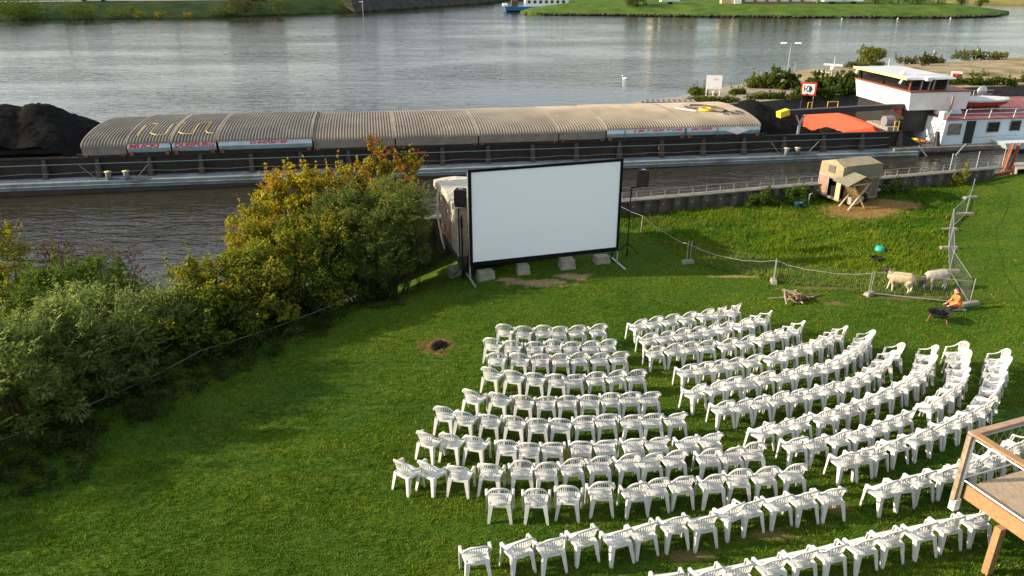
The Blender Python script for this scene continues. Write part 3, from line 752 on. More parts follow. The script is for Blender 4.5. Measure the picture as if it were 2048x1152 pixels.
def far_tree(name, label, cat, x, y, z, w, h, pal, n=900, seed=1, group=None, trunk=False):
    s = 0.30 if h > 5 else 0.22
    r = random.Random(seed)
    bl = [(0, 0, h * .55, w * .5, w * .5, h * .42, 0.05)] + [(r.uniform(-.3, .3) * w, r.uniform(-.2, .2) * w, h * r.uniform(.35, .75), w * .32, w * .32, h * .25, r.uniform(-.1, .3)) for _ in range(4)]
    return bush(name, label, cat, (x, y, z), bl, 36, n, s, pal, 0.6, 0.1, seed, w * .09, w * .17, 0.35, 6, 0.06 if not trunk else 0.16, group, trunk=trunk)
PG = [G_DARK, G_MID, (0.07, 0.1, 0.02)]
PL = [G_MID, (0.09, 0.12, 0.02), (0.17, 0.18, 0.03)]
PY = [(0.11, 0.13, 0.02), (0.2, 0.2, 0.03), YEL]
PA = [G_DARK, (0.06, 0.07, 0.02), (0.13, 0.09, 0.03)]
FT = [('dark spreading thicket at the far left end of the river bank', 'bush', -108.5, 178.2, -2, 13, 5.6, PG, 4500), ('dark thicket beside the far left bank road', 'bush', -97, 180, -2, 9, 4.2, PG, 2600),
      ('round mid green bush on the left far bank', 'bush', -93.5, 179.6, -1.9, 5.5, 3.4, PL, 1500), ('first pale yellow bush at the waterline of the far bank', 'bush', -82.8, 182.5, -2.1, 2.6, 2.3, PY, 420),
      ('second pale yellow bush at the waterline of the far bank', 'bush', -78.6, 183.3, -2.1, 3.0, 1.7, PY, 420), ('third pale yellow bush at the waterline of the far bank', 'bush', -72.6, 184.6, -2.1, 2.4, 1.9, PY, 380),
      ('large brownish bush overhanging the left far bank', 'bush', -60.5, 188.8, -2.2, 8.5, 6.5, PA, 3000), ('dark bush next to the brownish far bank bush', 'bush', -54.5, 192.6, -2.0, 5.5, 4.5, PG, 1500), ('dark low bush at the left end of the embankment wall', 'bush', -41.5, 202.5, -2, 5, 4, PG, 1200), ('low green scrub on the left bank slope', 'bush', -87, 183, -1.5, 7, 2.2, PG, 1200), ('second low green scrub on the left bank slope', 'bush', -67, 188.5, -1.6, 6, 2.0, PG, 1000),
      ('tall tree behind the left bank road', 'tree', -112, 205, 1.2, 12, 12, PG, 900), ('second tall tree behind the left bank road', 'tree', -88, 214, 1.3, 11, 10, PL, 800),
      ('tree behind the dark embankment wall', 'tree', -33, 232, 1.5, 9, 9, PG, 700), ('tree at the corner of the embankment wall', 'tree', -21, 238, 1.5, 8, 8, PL, 600),
      ('dark round tree on the green spit', 'tree', 30.2, 199.0, -1.2, 6.2, 5.2, PA, 2200),
      ('yellow green tree right of the parked caravans', 'tree', 88.5, 201, -0.8, 5, 4.5, PY, 1300), ('dark tree on the right part of the spit', 'tree', 94, 201, -0.9, 6, 5, PG, 1600),
      ('first dark hedge tree near the spit end', 'tree', 98.5, 200.5, -0.9, 6, 4.2, PG, 1600), ('second dark hedge tree near the spit end', 'tree', 103.5, 200.5, -0.9, 5.5, 4.8, PG, 1600),
      ('brownish tree near the spit end', 'tree', 109.5, 201, -0.9, 5, 5, PA, 1400), ('last green tree on the tip of the spit', 'tree', 114.5, 201.5, -1.2, 4.2, 3.6, PL, 900),
      ('yellow bush on the distant right bank', 'bush', 131, 247, -0.3, 7, 4, PY, 500)]
for i, (lab, cat, x, y, z, w, h, pal, n) in enumerate(FT):
    far_tree('far_' + cat, lab, cat, x, y, z, w, h, pal, n, 40 + i, 'trees and bushes on the far shore', trunk=(cat == 'tree'))

def house(name, label, x, y, z, w, d, h, rz, wallc, roofc, nx, nz, roof_h=2.5, flat=False):
    root = empty(name, (x, y, z), rz, label, 'building')
    MB().box((0, 0, h / 2 - .5), (w, d, h + 1)).build('wall', wallc, root)
    mb = MB()
    if flat: mb.box((0, 0, h + .15), (w + .5, d + .5, .3))
    else: mb.add([(-w / 2 - .4, -d / 2 - .4, h), (w / 2 + .4, -d / 2 - .4, h), (w / 2 + .4, d / 2 + .4, h), (-w / 2 - .4, d / 2 + .4, h), (-w / 2 - .4, 0, h + roof_h), (w / 2 + .4, 0, h + roof_h)],
                 [(0, 1, 5, 4), (2, 3, 4, 5), (0, 4, 3), (1, 2, 5), (3, 2, 1, 0)])
    mb.build('roof', roofc, root)
    wm = MB().box((0, 0, 0), (w / nx * .5, .12, h / nz * .5)).mesh('window', M['glass'])
    for i in range(nx):
        for j in range(nz):
            o = link(bpy.data.objects.new('window', wm), root); o.location = (-w / 2 + (i + .5) * w / nx, -d / 2 - .02, (j + .55) * h / nz)
    return root
RT = mat('roof_tiles', (0.22, 0.09, 0.06), 0.9, var=0.2, scale=1); RG = mat('grey_roof', (0.2, 0.2, 0.2), 0.8, var=0.1, scale=1)
CW = mat('cream_render', (0.62, 0.56, 0.45), 0.9, var=0.06, scale=1); WW = mat('white_render', (0.75, 0.74, 0.7), 0.9, var=0.05, scale=1); BR = mat('brown_boards', (0.22, 0.14, 0.09), 0.85, var=0.2, scale=2)
house('town_house', 'pale house standing back from the left bank behind the brownish bush', -75, 240, 1.6, 14, 10, 5, 0.1, CW, RT, 5, 3, 3.5)
house('town_house', 'white house standing back above the embankment wall', -50, 262, 1.8, 13, 10, 6, 0.2, WW, RT, 5, 2, 3)
house('town_house', 'cream house behind the green spit', 44, 225, 0.4, 12, 9, 6, 0, CW, RT, 4, 2, 3)
# long low building with piers on the spit
lb = empty('long_building', (65.6, 203.2, 0.25), 0.0, 'long low building with white gable end and brown piers on the spit', 'building')
MB().box((0, 2, 3), (19.0, 4, 7)).build('wall', WW, lb)
MB().box((0, 1.5, 6.7), (20.2, 6, .4)).build('roof', RG, lb)
MB().box((-10.2, 0.4, 2.9), (1.7, 3.0, 6.8)).build('gable_block', M['white'], lb)
MB().box((-12.6, 0.4, 2.0), (3.0, 2.0, 5.0)).build('timber_annex', mat('pale_boards', (0.5, 0.36, 0.2), 0.8, var=0.15, scale=2), lb)
wm = MB().box((0, 0, 0), (1.7, .1, 2.2)).mesh('window', mat('grey_window', (0.35, 0.37, 0.38), 0.2, var=0.1)); pm = MB().box((0, 0, 0), (.75, .3, 5.5)).mesh('pier', BR)
for i in range(6):
    o = link(bpy.data.objects.new('window', wm), lb); o.location = (-7.2 + i * 2.9, -.05, 1.9)
    o = link(bpy.data.objects.new('pier', pm), lb); o.location = (-8.7 + i * 2.9, -.1, 2.4)
MB().box((0.5, -.1, -.1), (17.5, .25, 1.0)).build('plinth', BR, lb)
# caravans
def caravan(label, x, y, z, rz, col):
    root = empty('caravan', (x, y, z), rz, label, 'caravan', 'caravans parked on the spit')
    mb = MB(); mb.hexa([(-2.4, -1, .5), (2.4, -1, .5), (2.4, 1, .5), (-2.4, 1, .5)], [(-2.2, -1, 2.4), (2.1, -1, 2.4), (2.1, 1, 2.4), (-2.2, 1, 2.4)]); mb.build('body', col, root, bevel=0.15)
    for wx in (-1.5, 0, 1.5): MB().box((wx, -1.01, 1.65), (.9, .06, .6)).build('window', M['glass'], root)
    for s in (-1, 1): MB().tube((0.2, s * .95, .33), (0.2, s * .75, .33), .33, 14).build('wheel', M['black'], root)
    MB().bar((2.3, 0, .45), (3.4, 0, .45), .12, .1).build('drawbar', M['galv'], root)
CV = mat('caravan_shell', (0.66, 0.7, 0.68), 0.35, var=0.05)
caravan('white caravan right of the long building', 78.2, 202.0, 0.2, 0.05, CV)
caravan('white caravan with two dark windows, parked second from the long building', 83.6, 202.6, 0.2, -0.08, CV)
caravan('white camper behind the dark round tree on the spit', 38.6, 202.0, 0.15, 0.1, CV)
# road and parked white van on the left bank
mb = MB(); mb.add([(-125, 186.5, 1.25), (-60, 199.5, 1.25), (-61, 204, 1.32), (-126, 191, 1.32)], [(0, 1, 2, 3)])
tag(mb.build('road', mat('asphalt', (0.16, 0.155, 0.15), 0.9, var=0.15, scale=1)), 'grey road along the top of the left far bank', 'road', kind='structure')
va = empty('parked_van', (-97.5, 192.6, 1.3), 0.19, 'long white van parked on the far left bank road', 'van')
mb = MB(); mb.hexa([(-3.2, -1, .4), (3.0, -1, .4), (3.0, 1, .4), (-3.2, 1, .4)], [(-3.1, -.95, 2.5), (1.7, -.95, 2.5), (1.7, .95, 2.5), (-3.1, .95, 2.5)]); mb.build('body', M['white'], va, bevel=0.1)
for wx in (-2.1, 2.1):
    for s in (-1, 1): MB().tube((wx, s * 1.0, .38), (wx, s * .8, .38), .38, 14).build('wheel', M['black'], va)
MB().box((1.2, -0.99, 1.85), (1.3, .06, .6)).build('window', M['glass'], va)
ml = empty('mast', (-36.9, 203.2, 0.0), 0, 'thin pale mast with a lamp head at the far embankment wall', 'mast')
MB().tube((0, 0, -2.5), (0, 0, 3.0), .09, 6, .05).build('pole', M['galv'], ml); MB().box((-.3, 0, .6), (1.0, .3, .15)).build('lamp_head', M['white'], ml)
# moored blue and white ship in the inlet
sp = empty('moored_ship', (3.2, 209.5, -2.0), R(4), 'blue and white ship moored in the inlet by the green spit', 'ship')
BL = mat('ship_blue', (0.03, 0.16, 0.33), 0.5, var=0.1)
mb = MB(); mb.hexa([(-4.6, -2, -.6), (18, -2, -.6), (18, 2, -.6), (-4.6, 2, -.6)], [(-5.2, -2.4, 1.25), (18, -2.4, 1.25), (18, 2.4, 1.25), (-5.2, 2.4, 1.25)]); mb.build('hull', BL, sp)
mb = MB(); mb.hexa([(-4.4, -1.9, -.7), (17.9, -1.9, -.7), (17.9, 1.9, -.7), (-4.4, 1.9, -.7)], [(-4.85, -2.25, .3), (18.05, -2.25, .3), (18.05, 2.25, .3), (-4.85, 2.25, .3)]); mb.build('waterline_band', M['black'], sp)
MB().box((-5.0, 0, 1.55), (1.2, 4.6, .5)).build('bulwark', M['white'], sp)
MB().box((5.5, 0, 2.2), (11, 3.6, 1.9)).build('deckhouse', M['white'], sp)
MB().box((-2.6, 0, 2.0), (1.6, 2.4, 1.4)).build('winch_house', mat('brown_canvas', (0.12, 0.07, 0.05), 0.8), sp)
wm = MB().box((0, 0, 0), (.7, .06, .7)).mesh('window', M['glass'])
for i in range(7):
    o = link(bpy.data.objects.new('window', wm), sp); o.location = (1.0 + i * 1.45, -1.82, 2.35)
# buoys / birds on the water
for x, y, h, lab in [(73.6, 182.5, .5, 'white buoy marker floating off the spit'), (98.6, 184.0, .5, 'white marker buoy near the right end of the spit'), (86.5, 183.5, .45, 'small pale float between the two white buoys')]:
    b = empty('buoy', (x, y, -2.0), 0, lab, 'buoy', 'floats on the river')
    MB().lathe([(.03, -.2), (.16, -.1), (.18, .08), (.1, .18), (.04, .22), (.03, h * .8), (.0, h * .82)], n=10).build('float', mat('buoy_grey', (0.5, 0.5, 0.48), 0.6), b, True)

# ------------------------------------------------------------------ mole behind the barge
MZ = -0.8
front = [(10.6, 68.6), (14, 68.2), (20.5, 68.6), (27, 71.6), (33, 74.0), (43, 77.0), (60, 80.5), (110, 88)]
back = [(10.8, 70.4), (15.5, 73.5), (20.5, 77.3), (26, 82.3), (33, 90.5), (45, 94), (62, 101), (115, 125)]
rows = []
for k in range(9):
    t = k / 8
    row = []
    for (fx, fy), (bx, by) in zip(front, back):
        zz = MZ + (0.35 * math.sin(math.pi * t) if fx > 30 else 0.05 * math.sin(math.pi * t)) - (0.0 if fx > 15 else 0.25)
        row.append((fx + (bx - fx) * t, fy + (by - fy) * t, zz))
    rows.append(row)
rows = [[(x, y - 0.05, -4) for x, y, z in rows[0]]] + rows + [[(x, y + 1.5, -3.5) for x, y, z in rows[-1]]]
M['mole'] = mat('gravel_and_dry_grass', (0.3, 0.235, 0.15), 0.95, var=0.3, scale=1.2, bump=0.5, bscale=8, dirt=(0.1, 0.11, 0.03), dscale=0.3, damt=1.0, spec=0.1)
M['ramp'] = mat('ramp_concrete', (0.26, 0.22, 0.175), 0.95, var=0.15, scale=1.5, dirt=(0.2, 0.18, 0.1), dscale=0.5, damt=0.5)
mb = MB(); nc = len(front)
mb.grid(rows); mb.m = [2 if i // (nc - 1) == 0 else (1 if (i % (nc - 1)) < 3 else 0) for i in range(len(mb.f))]
mb.add([rows[0][0]] + [r[0] for r in rows[1:-1]] + [rows[-1][0]], [tuple(range(len(rows)))], 2)
tag(mb.build('mole', [M['mole'], M['ramp'], M['steel_dark']]), 'gravel mole with a concrete ramp between basin and river', 'mole', kind='structure')
PGm = [G_DARK, G_MID, (0.08, 0.11, 0.02), (0.15, 0.15, 0.03)]
for lab, x, y, w, d, h, pal, n, sd in [
        ('bushy green shrub with yellow tips behind the ten sign on the mole', 25.9, 76.3, 3.6, 2.0, 2.0, PGm, 3600, 60), ('yellow flowering low bush at the end of the concrete ramp', 23.9, 76.8, 2.6, 1.6, 1.2, [G_MID, (0.12, 0.14, 0.02), YEL], 1800, 61),
        ('dark hedge on the mole right of the ten sign', 29.3, 74.1, 3.6, 1.6, 1.9, PG, 3200, 62), ('dark hedge on the mole left of the wheelhouse', 32.6, 75.4, 3.8, 1.8, 1.9, PG, 3200, 63),
        ('dark hanging ivy on the mole wall behind the orange hold', 27.6, 71.3, 4.2, 0.9, 1.2, PG, 2400, 64), ('dark green weeds on the mole wall near the coal', 31.5, 72.9, 3.4, 0.9, 1.3, PG, 2200, 65),
        ('small green tuft behind the white notice board', 17.3, 73.4, 1.6, 0.9, 0.55, PL, 700, 66), ('grass tuft right of the white notice board', 20.9, 73.2, 1.5, 0.8, 0.5, PL, 600, 67),
        ('strip of green grass along the ramp edge', 17.6, 69.2, 4.4, 0.7, 0.4, PL, 1500, 68), ('green verge along the mole edge under the bushes', 23.5, 70.7, 5.5, 0.8, 0.45, PL, 1700, 69),
        ('dry scrub on the river side of the mole', 48.5, 95.3, 7, 1.3, 0.9, [(0.1, 0.09, 0.03), (0.15, 0.13, 0.04), G_LIT], 1500, 70), ('green scrub on the river side at the right edge', 57.5, 98.6, 7, 1.6, 1.2, [(0.12, 0.12, 0.03), (0.16, 0.17, 0.04), G_LIT], 1800, 71),
        ('brown scrub between the two river side posts', 40.6, 92.0, 5, 1.2, 0.7, [(0.1, 0.09, 0.03), (0.13, 0.1, 0.04), G_MID], 1000, 72), ('green verge below the gravel at the basin edge', 46.5, 78.6, 9, 0.9, 0.8, PGm, 2200, 73),
        ('green verge at the basin edge near the right frame edge', 55.5, 80.3, 9, 0.9, 0.8, PGm, 2000, 74), ('patch of green weeds in the gravel', 49.0, 83.5, 2.4, 1.2, 0.5, PL, 500, 75)]:
    bush('mole_bush', lab, 'bush', (x, y, MZ - 0.05), [(0, 0, h * .45, w * .5, d * .5, h * .5, 0.1), (-w * .22, 0, h * .5, w * .28, d * .4, h * .5, 0.15), (w * .25, 0, h * .45, w * .25, d * .4, h * .45, 0.05)], 64, int(n * 1.8), 0.2, pal, 0.55, 0.1, sd, 0.16, 0.4, 0.3, 6, 0.03, 'bushes on the mole', spikes=6)
far_tree('mole_tree', 'round yellow green tree on the mole behind the wheelhouse', 'tree', 39.6, 88.2, MZ, 3.6, 2.9, [(0.07, 0.1, 0.02), (0.13, 0.15, 0.02), (0.22, 0.2, 0.03)], 2200, 80, trunk=True)
far_tree('mole_tree', 'small dark sapling on the mole right of the wheelhouse roof', 'tree', 47.4, 92.0, MZ, 1.3, 1.7, PA, 500, 81, trunk=True)
# notice board, lamp, waterway signs
sg = empty('notice_board', (18.5, 72.6, MZ - 0.1), R(-8), 'blank white notice board on three legs on the concrete ramp', 'sign')
MB().box((0, 0, 1.28), (1.4, .06, 1.2)).build('panel', M['white'], sg)
for dx in (-.62, 0.0, .58): MB().tube((dx, .06, 0), (dx, .06, 1.6), .035, 6).build('leg', M['white'], sg)
MB().box((0.15, -.035, 1.55), (.35, .008, .05)).build('printed_line', M['galv'], sg)
lp = empty('street_lamp', (29.0, 84.0, MZ), R(-6), 'slim double headed street lamp on the mole', 'lamp')
MB().tube((0, 0, 0), (0, 0, 3.45), .06, 8, .04).build('pole', M['galv'], lp)
for s in (-1, 1):
    MB().tube((0, 0, 3.42), (s * .45, 0, 3.48), .03, 6).build('arm', M['galv'], lp)
    mb = MB(); mb.hexa([(s * .72 - .33, -.15, 3.4), (s * .72 + .33, -.15, 3.4), (s * .72 + .33, .15, 3.4), (s * .72 - .33, .15, 3.4)], [(s * .72 - .26, -.1, 3.55), (s * .72 + .26, -.1, 3.55), (s * .72 + .26, .1, 3.55), (s * .72 - .26, .1, 3.55)]); mb.build('lamp_head', M['white'], lp, bevel=.02)

rm = empty('radar_mast', (30.6, 76.2, MZ), R(-16), 'white radar scanner on a short mast above the mole hedge', 'radar')
MB().tube((0, 0, 0), (0, 0, 2.0), .09, 8).build('mast', M['galv'], rm)
MB().bar((-.85, 0, 2.28), (.85, 0, 2.22), .2, .16).build('scanner', M['white'], rm)
MB().lathe([(.2, 1.75), (.24, 1.95), (.1, 2.2)], n=12).build('motor', M['white'], rm, True)
MB().bar((-1.5, .1, 1.62), (-.2, 0, 1.55), .12, .09).build('side_arm', M['white'], rm)
MB().tube((.05, 0, 2.2), (.05, 0, 3.0), .02, 5).build('antenna', M['white'], rm)

def text_mesh(body, size, name, m, parent, loc, rot, shear=0.0, extrude=0.004, bold=0.0, sx=1.0, fit=None):
    cu = bpy.data.curves.new(name, 'FONT'); cu.body = body; cu.size = size; cu.shear = shear; cu.extrude = extrude; cu.offset = bold
    cu.align_x = 'CENTER'; cu.align_y = 'CENTER'
    t = bpy.data.objects.new(name, cu); COL.objects.link(t)
    bpy.context.view_layer.update()
    me = bpy.data.meshes.new_from_object(t.evaluated_get(bpy.context.evaluated_depsgraph_get()))
    bpy.data.objects.remove(t); me.materials.clear(); me.materials.append(m)
    o = link(bpy.data.objects.new(name, me), parent); o.location = loc; o.rotation_euler = rot; o.scale = (sx, 1, 1)
    if fit:
        xs_ = [v.co.x for v in me.vertices]; ys_ = [v.co.y for v in me.vertices]
        o.scale = (fit[0] / (max(xs_) - min(xs_)), fit[1] / (max(ys_) - min(ys_)), 1)
    return o
RD = mat('sign_red', (0.5, 0.04, 0.03), 0.5, var=0.08); NB = mat('sign_navy', (0.015, 0.03, 0.07), 0.5, var=0.1)
ws = empty('waterway_sign', (26.6, 70.9, MZ), R(-22), 'red framed waterway sign with 10 and an arrow point on the mole', 'sign')
MB().box((0, 0, .82), (1.3, .1, 1.15)).build('frame', RD, ws)
MB().box((0, -.055, .82), (1.02, .02, .87)).build('panel', M['white'], ws)
MB().add([(.1, -.068, .46), (.16, -.068, .46), (.36, -.068, .82), (.16, -.068, 1.18), (.1, -.068, 1.18)], [(0, 1, 2, 3, 4)]).build('arrow', NB, ws)
text_mesh('10', .72, 'lettering', NB, ws, (-.2, -.069, .82), (R(90), 0, 0), bold=.012, fit=(.5, .58))
for dx in (-.5, .5): MB().tube((dx, .1, -1.5), (dx, .1, 1.3), .04, 6).build('post', M['galv'], ws)
w2 = empty('waterway_sign', (44.2, 79.2, MZ), R(-20), 'small red and white sign on a pole beside the gravel slope', 'sign')
MB().tube((0, .05, -1), (0, .05, .55), .03, 6).build('post', M['white'], w2)
MB().box((0, 0, .85), (1.0, .05, .8)).build('panel', M['white'], w2)
MB().box((0, -.03, .9), (.66, .02, .34)).build('red_field', RD, w2)
for i, (x, y, h) in enumerate([(50.2, 95.8, 1.5), (56.8, 98.4, 1.4), (44.0, 93.5, .8)]):
    o = MB().tube((0, 0, -.3), (0, 0, h), .03, 6).build('white_post', M['white'])
    o.location = (x, y, MZ); tag(o, ['tall white post on the river side right of the wheelhouse', 'tall white post at the far right of the mole', 'short white post behind the wheelhouse'][i], 'post', 'posts along the mole')
fe = empty('river_fence', (24.6, 80.8, MZ), math.atan2(8.2, 7.0), 'thin wire fence along the river side of the mole', 'fence')
for i in range(8): MB().tube((i * 1.5, 0, 0), (i * 1.5, 0, .9), .025, 5).build('post', M['galv'], fe)
for z in (.3, .6, .88): MB().tube((0, 0, z), (10.5, 0, z), .009, 4).build('wire', M['galv'], fe)
# metal gangway lying at the tip of the mole
gw = empty('gangway', (13.5, 67.3, -0.45), R(2), 'grey metal gangway with cross bars lying at the tip of the mole', 'gangway')
for t_ in (-.55, .55): MB().bar((-2.2, t_, 0), (2.2, t_, 0), .06, .14).build('side_beam', M['galv'], gw)
for i in range(10): MB().bar((-2.1 + i * .467, -.5, .03), (-2.1 + i * .467, .5, .03), .06, .06).build('cross_bar', M['galv'], gw)
MB().box((0, 0, -.05), (4.3, 1.0, .02)).build('plate', mat('plate', (0.2, 0.18, 0.15), 0.8), gw)
MB().box((0, 0.1, -.45), (4.6, 1.5, .7)).build('float', M['steel_dark'], gw)
# swan
sw = empty('swan', (12.95, 91.3, -2.0), R(150), 'white swan swimming alone on the river', 'swan')
mb = MB(); mb.lathe([(.02, -.1), (.2, -.06), (.26, .05), (.2, .17), (.08, .24), (.0, .26)], n=12)
mb.v = [(x * 1.9 - .05, y, z + (0.12 if x < -.1 else 0) * min(1, -x * 3)) for x, y, z in mb.v]
mb.path([(.3, 0, .1), (.42, 0, .25), (.4, 0, .42), (.42, 0, .55), (.52, 0, .58), (.62, 0, .54)], [.1, .07, .05, .05, .06, .03], 7)
mb.build('body', M['white'], sw, True); MB().tube((.6, 0, .55), (.74, 0, .5), .03, 6, .01).build('beak', M['orange'], sw)
sw.scale = (.65, .65, .65)

# ------------------------------------------------------------------ coal barge (local x along the hull, y away from the lawn, z up from the waterline)
barge = empty('cargo_barge', (-16.1 + 10 * .98520, 46.2 + 10 * .17142, -2.0), R(9.87), 'long inland cargo barge with ribbed vaulted hatch covers moored in the basin', 'ship', ry=math.atan(0.007))
def bs(s): return s - 10.0                                              # hull stations are counted from 10 m left of the pivot
M['hull_grey'] = mat('hull_grey_blue', (0.19, 0.24, 0.26), 0.6, var=0.15, scale=1.5, dirt=(0.1, 0.085, 0.06), dscale=0.9, damt=0.75)
M['hull_low'] = mat('hull_bottom', (0.05, 0.042, 0.036), 0.8, var=0.3, scale=1.2)
M['deck_grey'] = mat('deck_grey', (0.2, 0.235, 0.27), 0.7, var=0.15, scale=2, dirt=(0.12, 0.11, 0.09), dscale=1.3, damt=0.6)
M['tar'] = mat('black_tar_paint', (0.014, 0.013, 0.012), 0.6, var=0.35, scale=1.5, dirt=(0.04, 0.03, 0.022), dscale=0.8, damt=0.6)
M['rib_cover'] = mat('ribbed_aluminium', (0.28, 0.235, 0.185), 0.62, 0.15, var=0.18, scale=0.6, dirt=(0.14, 0.125, 0.105), dscale=0.3, damt=0.65)
M['cover_side'] = mat('cover_side_grey', (0.22, 0.2, 0.17), 0.7, 0.1, var=0.15, scale=1.5, dirt=(0.1, 0.08, 0.06), damt=0.5)
M['panel_blue'] = mat('panel_light_blue', (0.52, 0.62, 0.68), 0.5, var=0.06, scale=1, dirt=(0.3, 0.32, 0.3), dscale=1.5, damt=0.35)
M['panel_blue2'] = mat('panel_teal', (0.26, 0.39, 0.44), 0.5, var=0.08, scale=1, dirt=(0.15, 0.17, 0.16), dscale=1.5, damt=0.4)
M['letter_red'] = mat('red_lettering', (0.62, 0.03, 0.05), 0.5, var=0.06)
Bw = 10.3
S_L, S_R = -60.0, 66.0
mb = MB()
mb.hexa([(bs(S_L), 0.12, -2.4), (bs(S_R), .12, -2.4), (bs(S_R), Bw - .12, -2.4), (bs(S_L), Bw - .12, -2.4)], [(bs(S_L), 0.03, .16), (bs(S_R), .03, .16), (bs(S_R), Bw - .03, .16), (bs(S_L), Bw - .03, .16)], 1)
mb.hexa([(bs(S_L), 0, .163), (bs(45.5), 0, .163), (bs(45.5), .45, .163), (bs(S_L), .45, .163)], [(bs(S_L), 0, .56), (bs(45.5), 0, .56), (bs(45.5), .45, .56), (bs(S_L), .45, .56)], 0)
mb.hexa([(bs(45.52), .02, .163), (bs(S_R), .02, .163), (bs(S_R), Bw, .163), (bs(45.52), Bw, .163)], [(bs(45.52), .02, .5), (bs(S_R), .02, .5), (bs(S_R), Bw, .5), (bs(45.52), Bw, .5)], 2)
mb.hexa([(bs(S_L), Bw - .45, .163), (bs(45.5), Bw - .45, .163), (bs(45.5), Bw, .163), (bs(S_L), Bw, .163)], [(bs(S_L), Bw - .45, .56), (bs(45.5), Bw - .45, .56), (bs(45.5), Bw, .56), (bs(S_L), Bw, .56)], 0)
mb.build('hull', [M['hull_grey'], M['hull_low'], M['tar']], barge)
MB().box((bs(-7.2), .72, .6), (105.0, .54, .07)).build('side_deck', M['deck_grey'], barge)
MB().box((bs(-7.2), Bw - .72, .6), (105.0, .54, .07)).build('side_deck', M['deck_grey'], barge)
MB().tube((bs(S_L), -.03, .36), (bs(45.3), -.03, .36), .05, 6).build('rubbing_strake', M['hull_grey'], barge)
mb = MB()
mb.box((bs(-8.0), 1.05, 1.18), (105.0, .1, 1.2)); mb.box((bs(-8), .99, 1.8), (105.0, .26, .09)); mb.box((bs(-8), Bw - 1.05, 1.18), (105.0, .1, 1.2)); mb.box((bs(-8), Bw - .99, 1.8), (105, .26, .09))
mb.add([(bs(44.5), 1.0, 1.84), (bs(44.5), 1.0, .6), (bs(46.6), 1.0, .6), (bs(44.5), 1.1, 1.84), (bs(44.5), 1.1, .6), (bs(46.6), 1.1, .6)], [(0, 1, 2), (3, 5, 4), (0, 2, 5, 3)])
mb.build('coaming', M['tar'], barge)
MB().box((bs(-8), Bw / 2, -.6), (105, Bw - 2.2, .1)).build('hold_floor', M['tar'], barge)
M['bracket'] = mat('bracket_brown', (0.06, 0.05, 0.043), 0.8, var=0.3)
br = MB().hexa([(-.16, .55, .635), (.16, .55, .635), (.16, 1.0, .635), (-.16, 1.0, .635)], [(-.1, .86, 1.74), (.1, .86, 1.74), (.1, 1.0, 1.74), (-.1, 1.0, 1.74)]).mesh('coaming_bracket', M['bracket'])
for i in range(22):
    o = link(bpy.data.objects.new('coaming_bracket', br), barge); o.location = (bs(-14.6 + i * 2.95), 0, 0)
# side railing
posts = [-15.4, -12.4, -9.5, -5.6, -2.7, .5, 3.7, 6.9, 10.1, 13.3, 16.5, 19.6, 22.7, 25.8, 28.8, 31.7, 34.2, 37.8, 40.1, 43.0]
pm = MB().bar((0, .16, .56), (0, .16, 1.6), .06, .045).mesh('railing_post', M['hull_grey'])
for s in posts:
    o = link(bpy.data.objects.new('railing_post', pm), barge); o.location = (bs(s), 0, 0)
MB().tube((bs(-18), .16, 1.6), (bs(43), .16, 1.6), .032, 6).build('top_rail', mat('rail_green_grey', (0.09, 0.12, 0.12), 0.6, var=0.2), barge)
mb = MB()
for a, b in zip(posts[:-1], posts[1:]):
    mb.path([(bs(a), .16, 1.12), (bs((a + b) / 2), .16, 1.05), (bs(b), .16, 1.12)], .009, 4)
mb.build('guard_wire', M['rail_grey'], barge)
for (a, b) in ((-9.5, -8.6), (-5.6, -6.5), (34.2, 35.1), (37.8, 36.9)):
    MB().tube((bs(a), .17, 1.55), (bs(b), .17, .58), .022, 5).build('railing_brace', M['hull_grey'], barge)
for s in (-8.05, -7.05, 35.55, 36.35):                                     # bollards
    bo = MB().lathe([(.16, .6), (.155, 1.0), (.15, 1.02)], (bs(s), .33, 0), 14).build('bollard', M['hull_grey'], barge, True)
    MB().lathe([(.15, 1.02), (.21, 1.03), (.21, 1.07), (.0, 1.09)], (bs(s), .33, 0), 14).build('bollard_cap', mat('cap_cream', (0.62, 0.5, 0.2), 0.6, var=0.1) if s < 0 else mat('cap_pale', (0.5, 0.42, 0.33), 0.6), bo, True)
for s in (2.05, 26.6):
    MB().box((bs(s), .98, 1.2), (.2, .02, .18)).build('yellow_plate', M['yellow'], barge)
MB().box((bs(10.5), .985, 1.45), (.9, .03, .12)).build('red_gauge', M['letter_red'], barge)

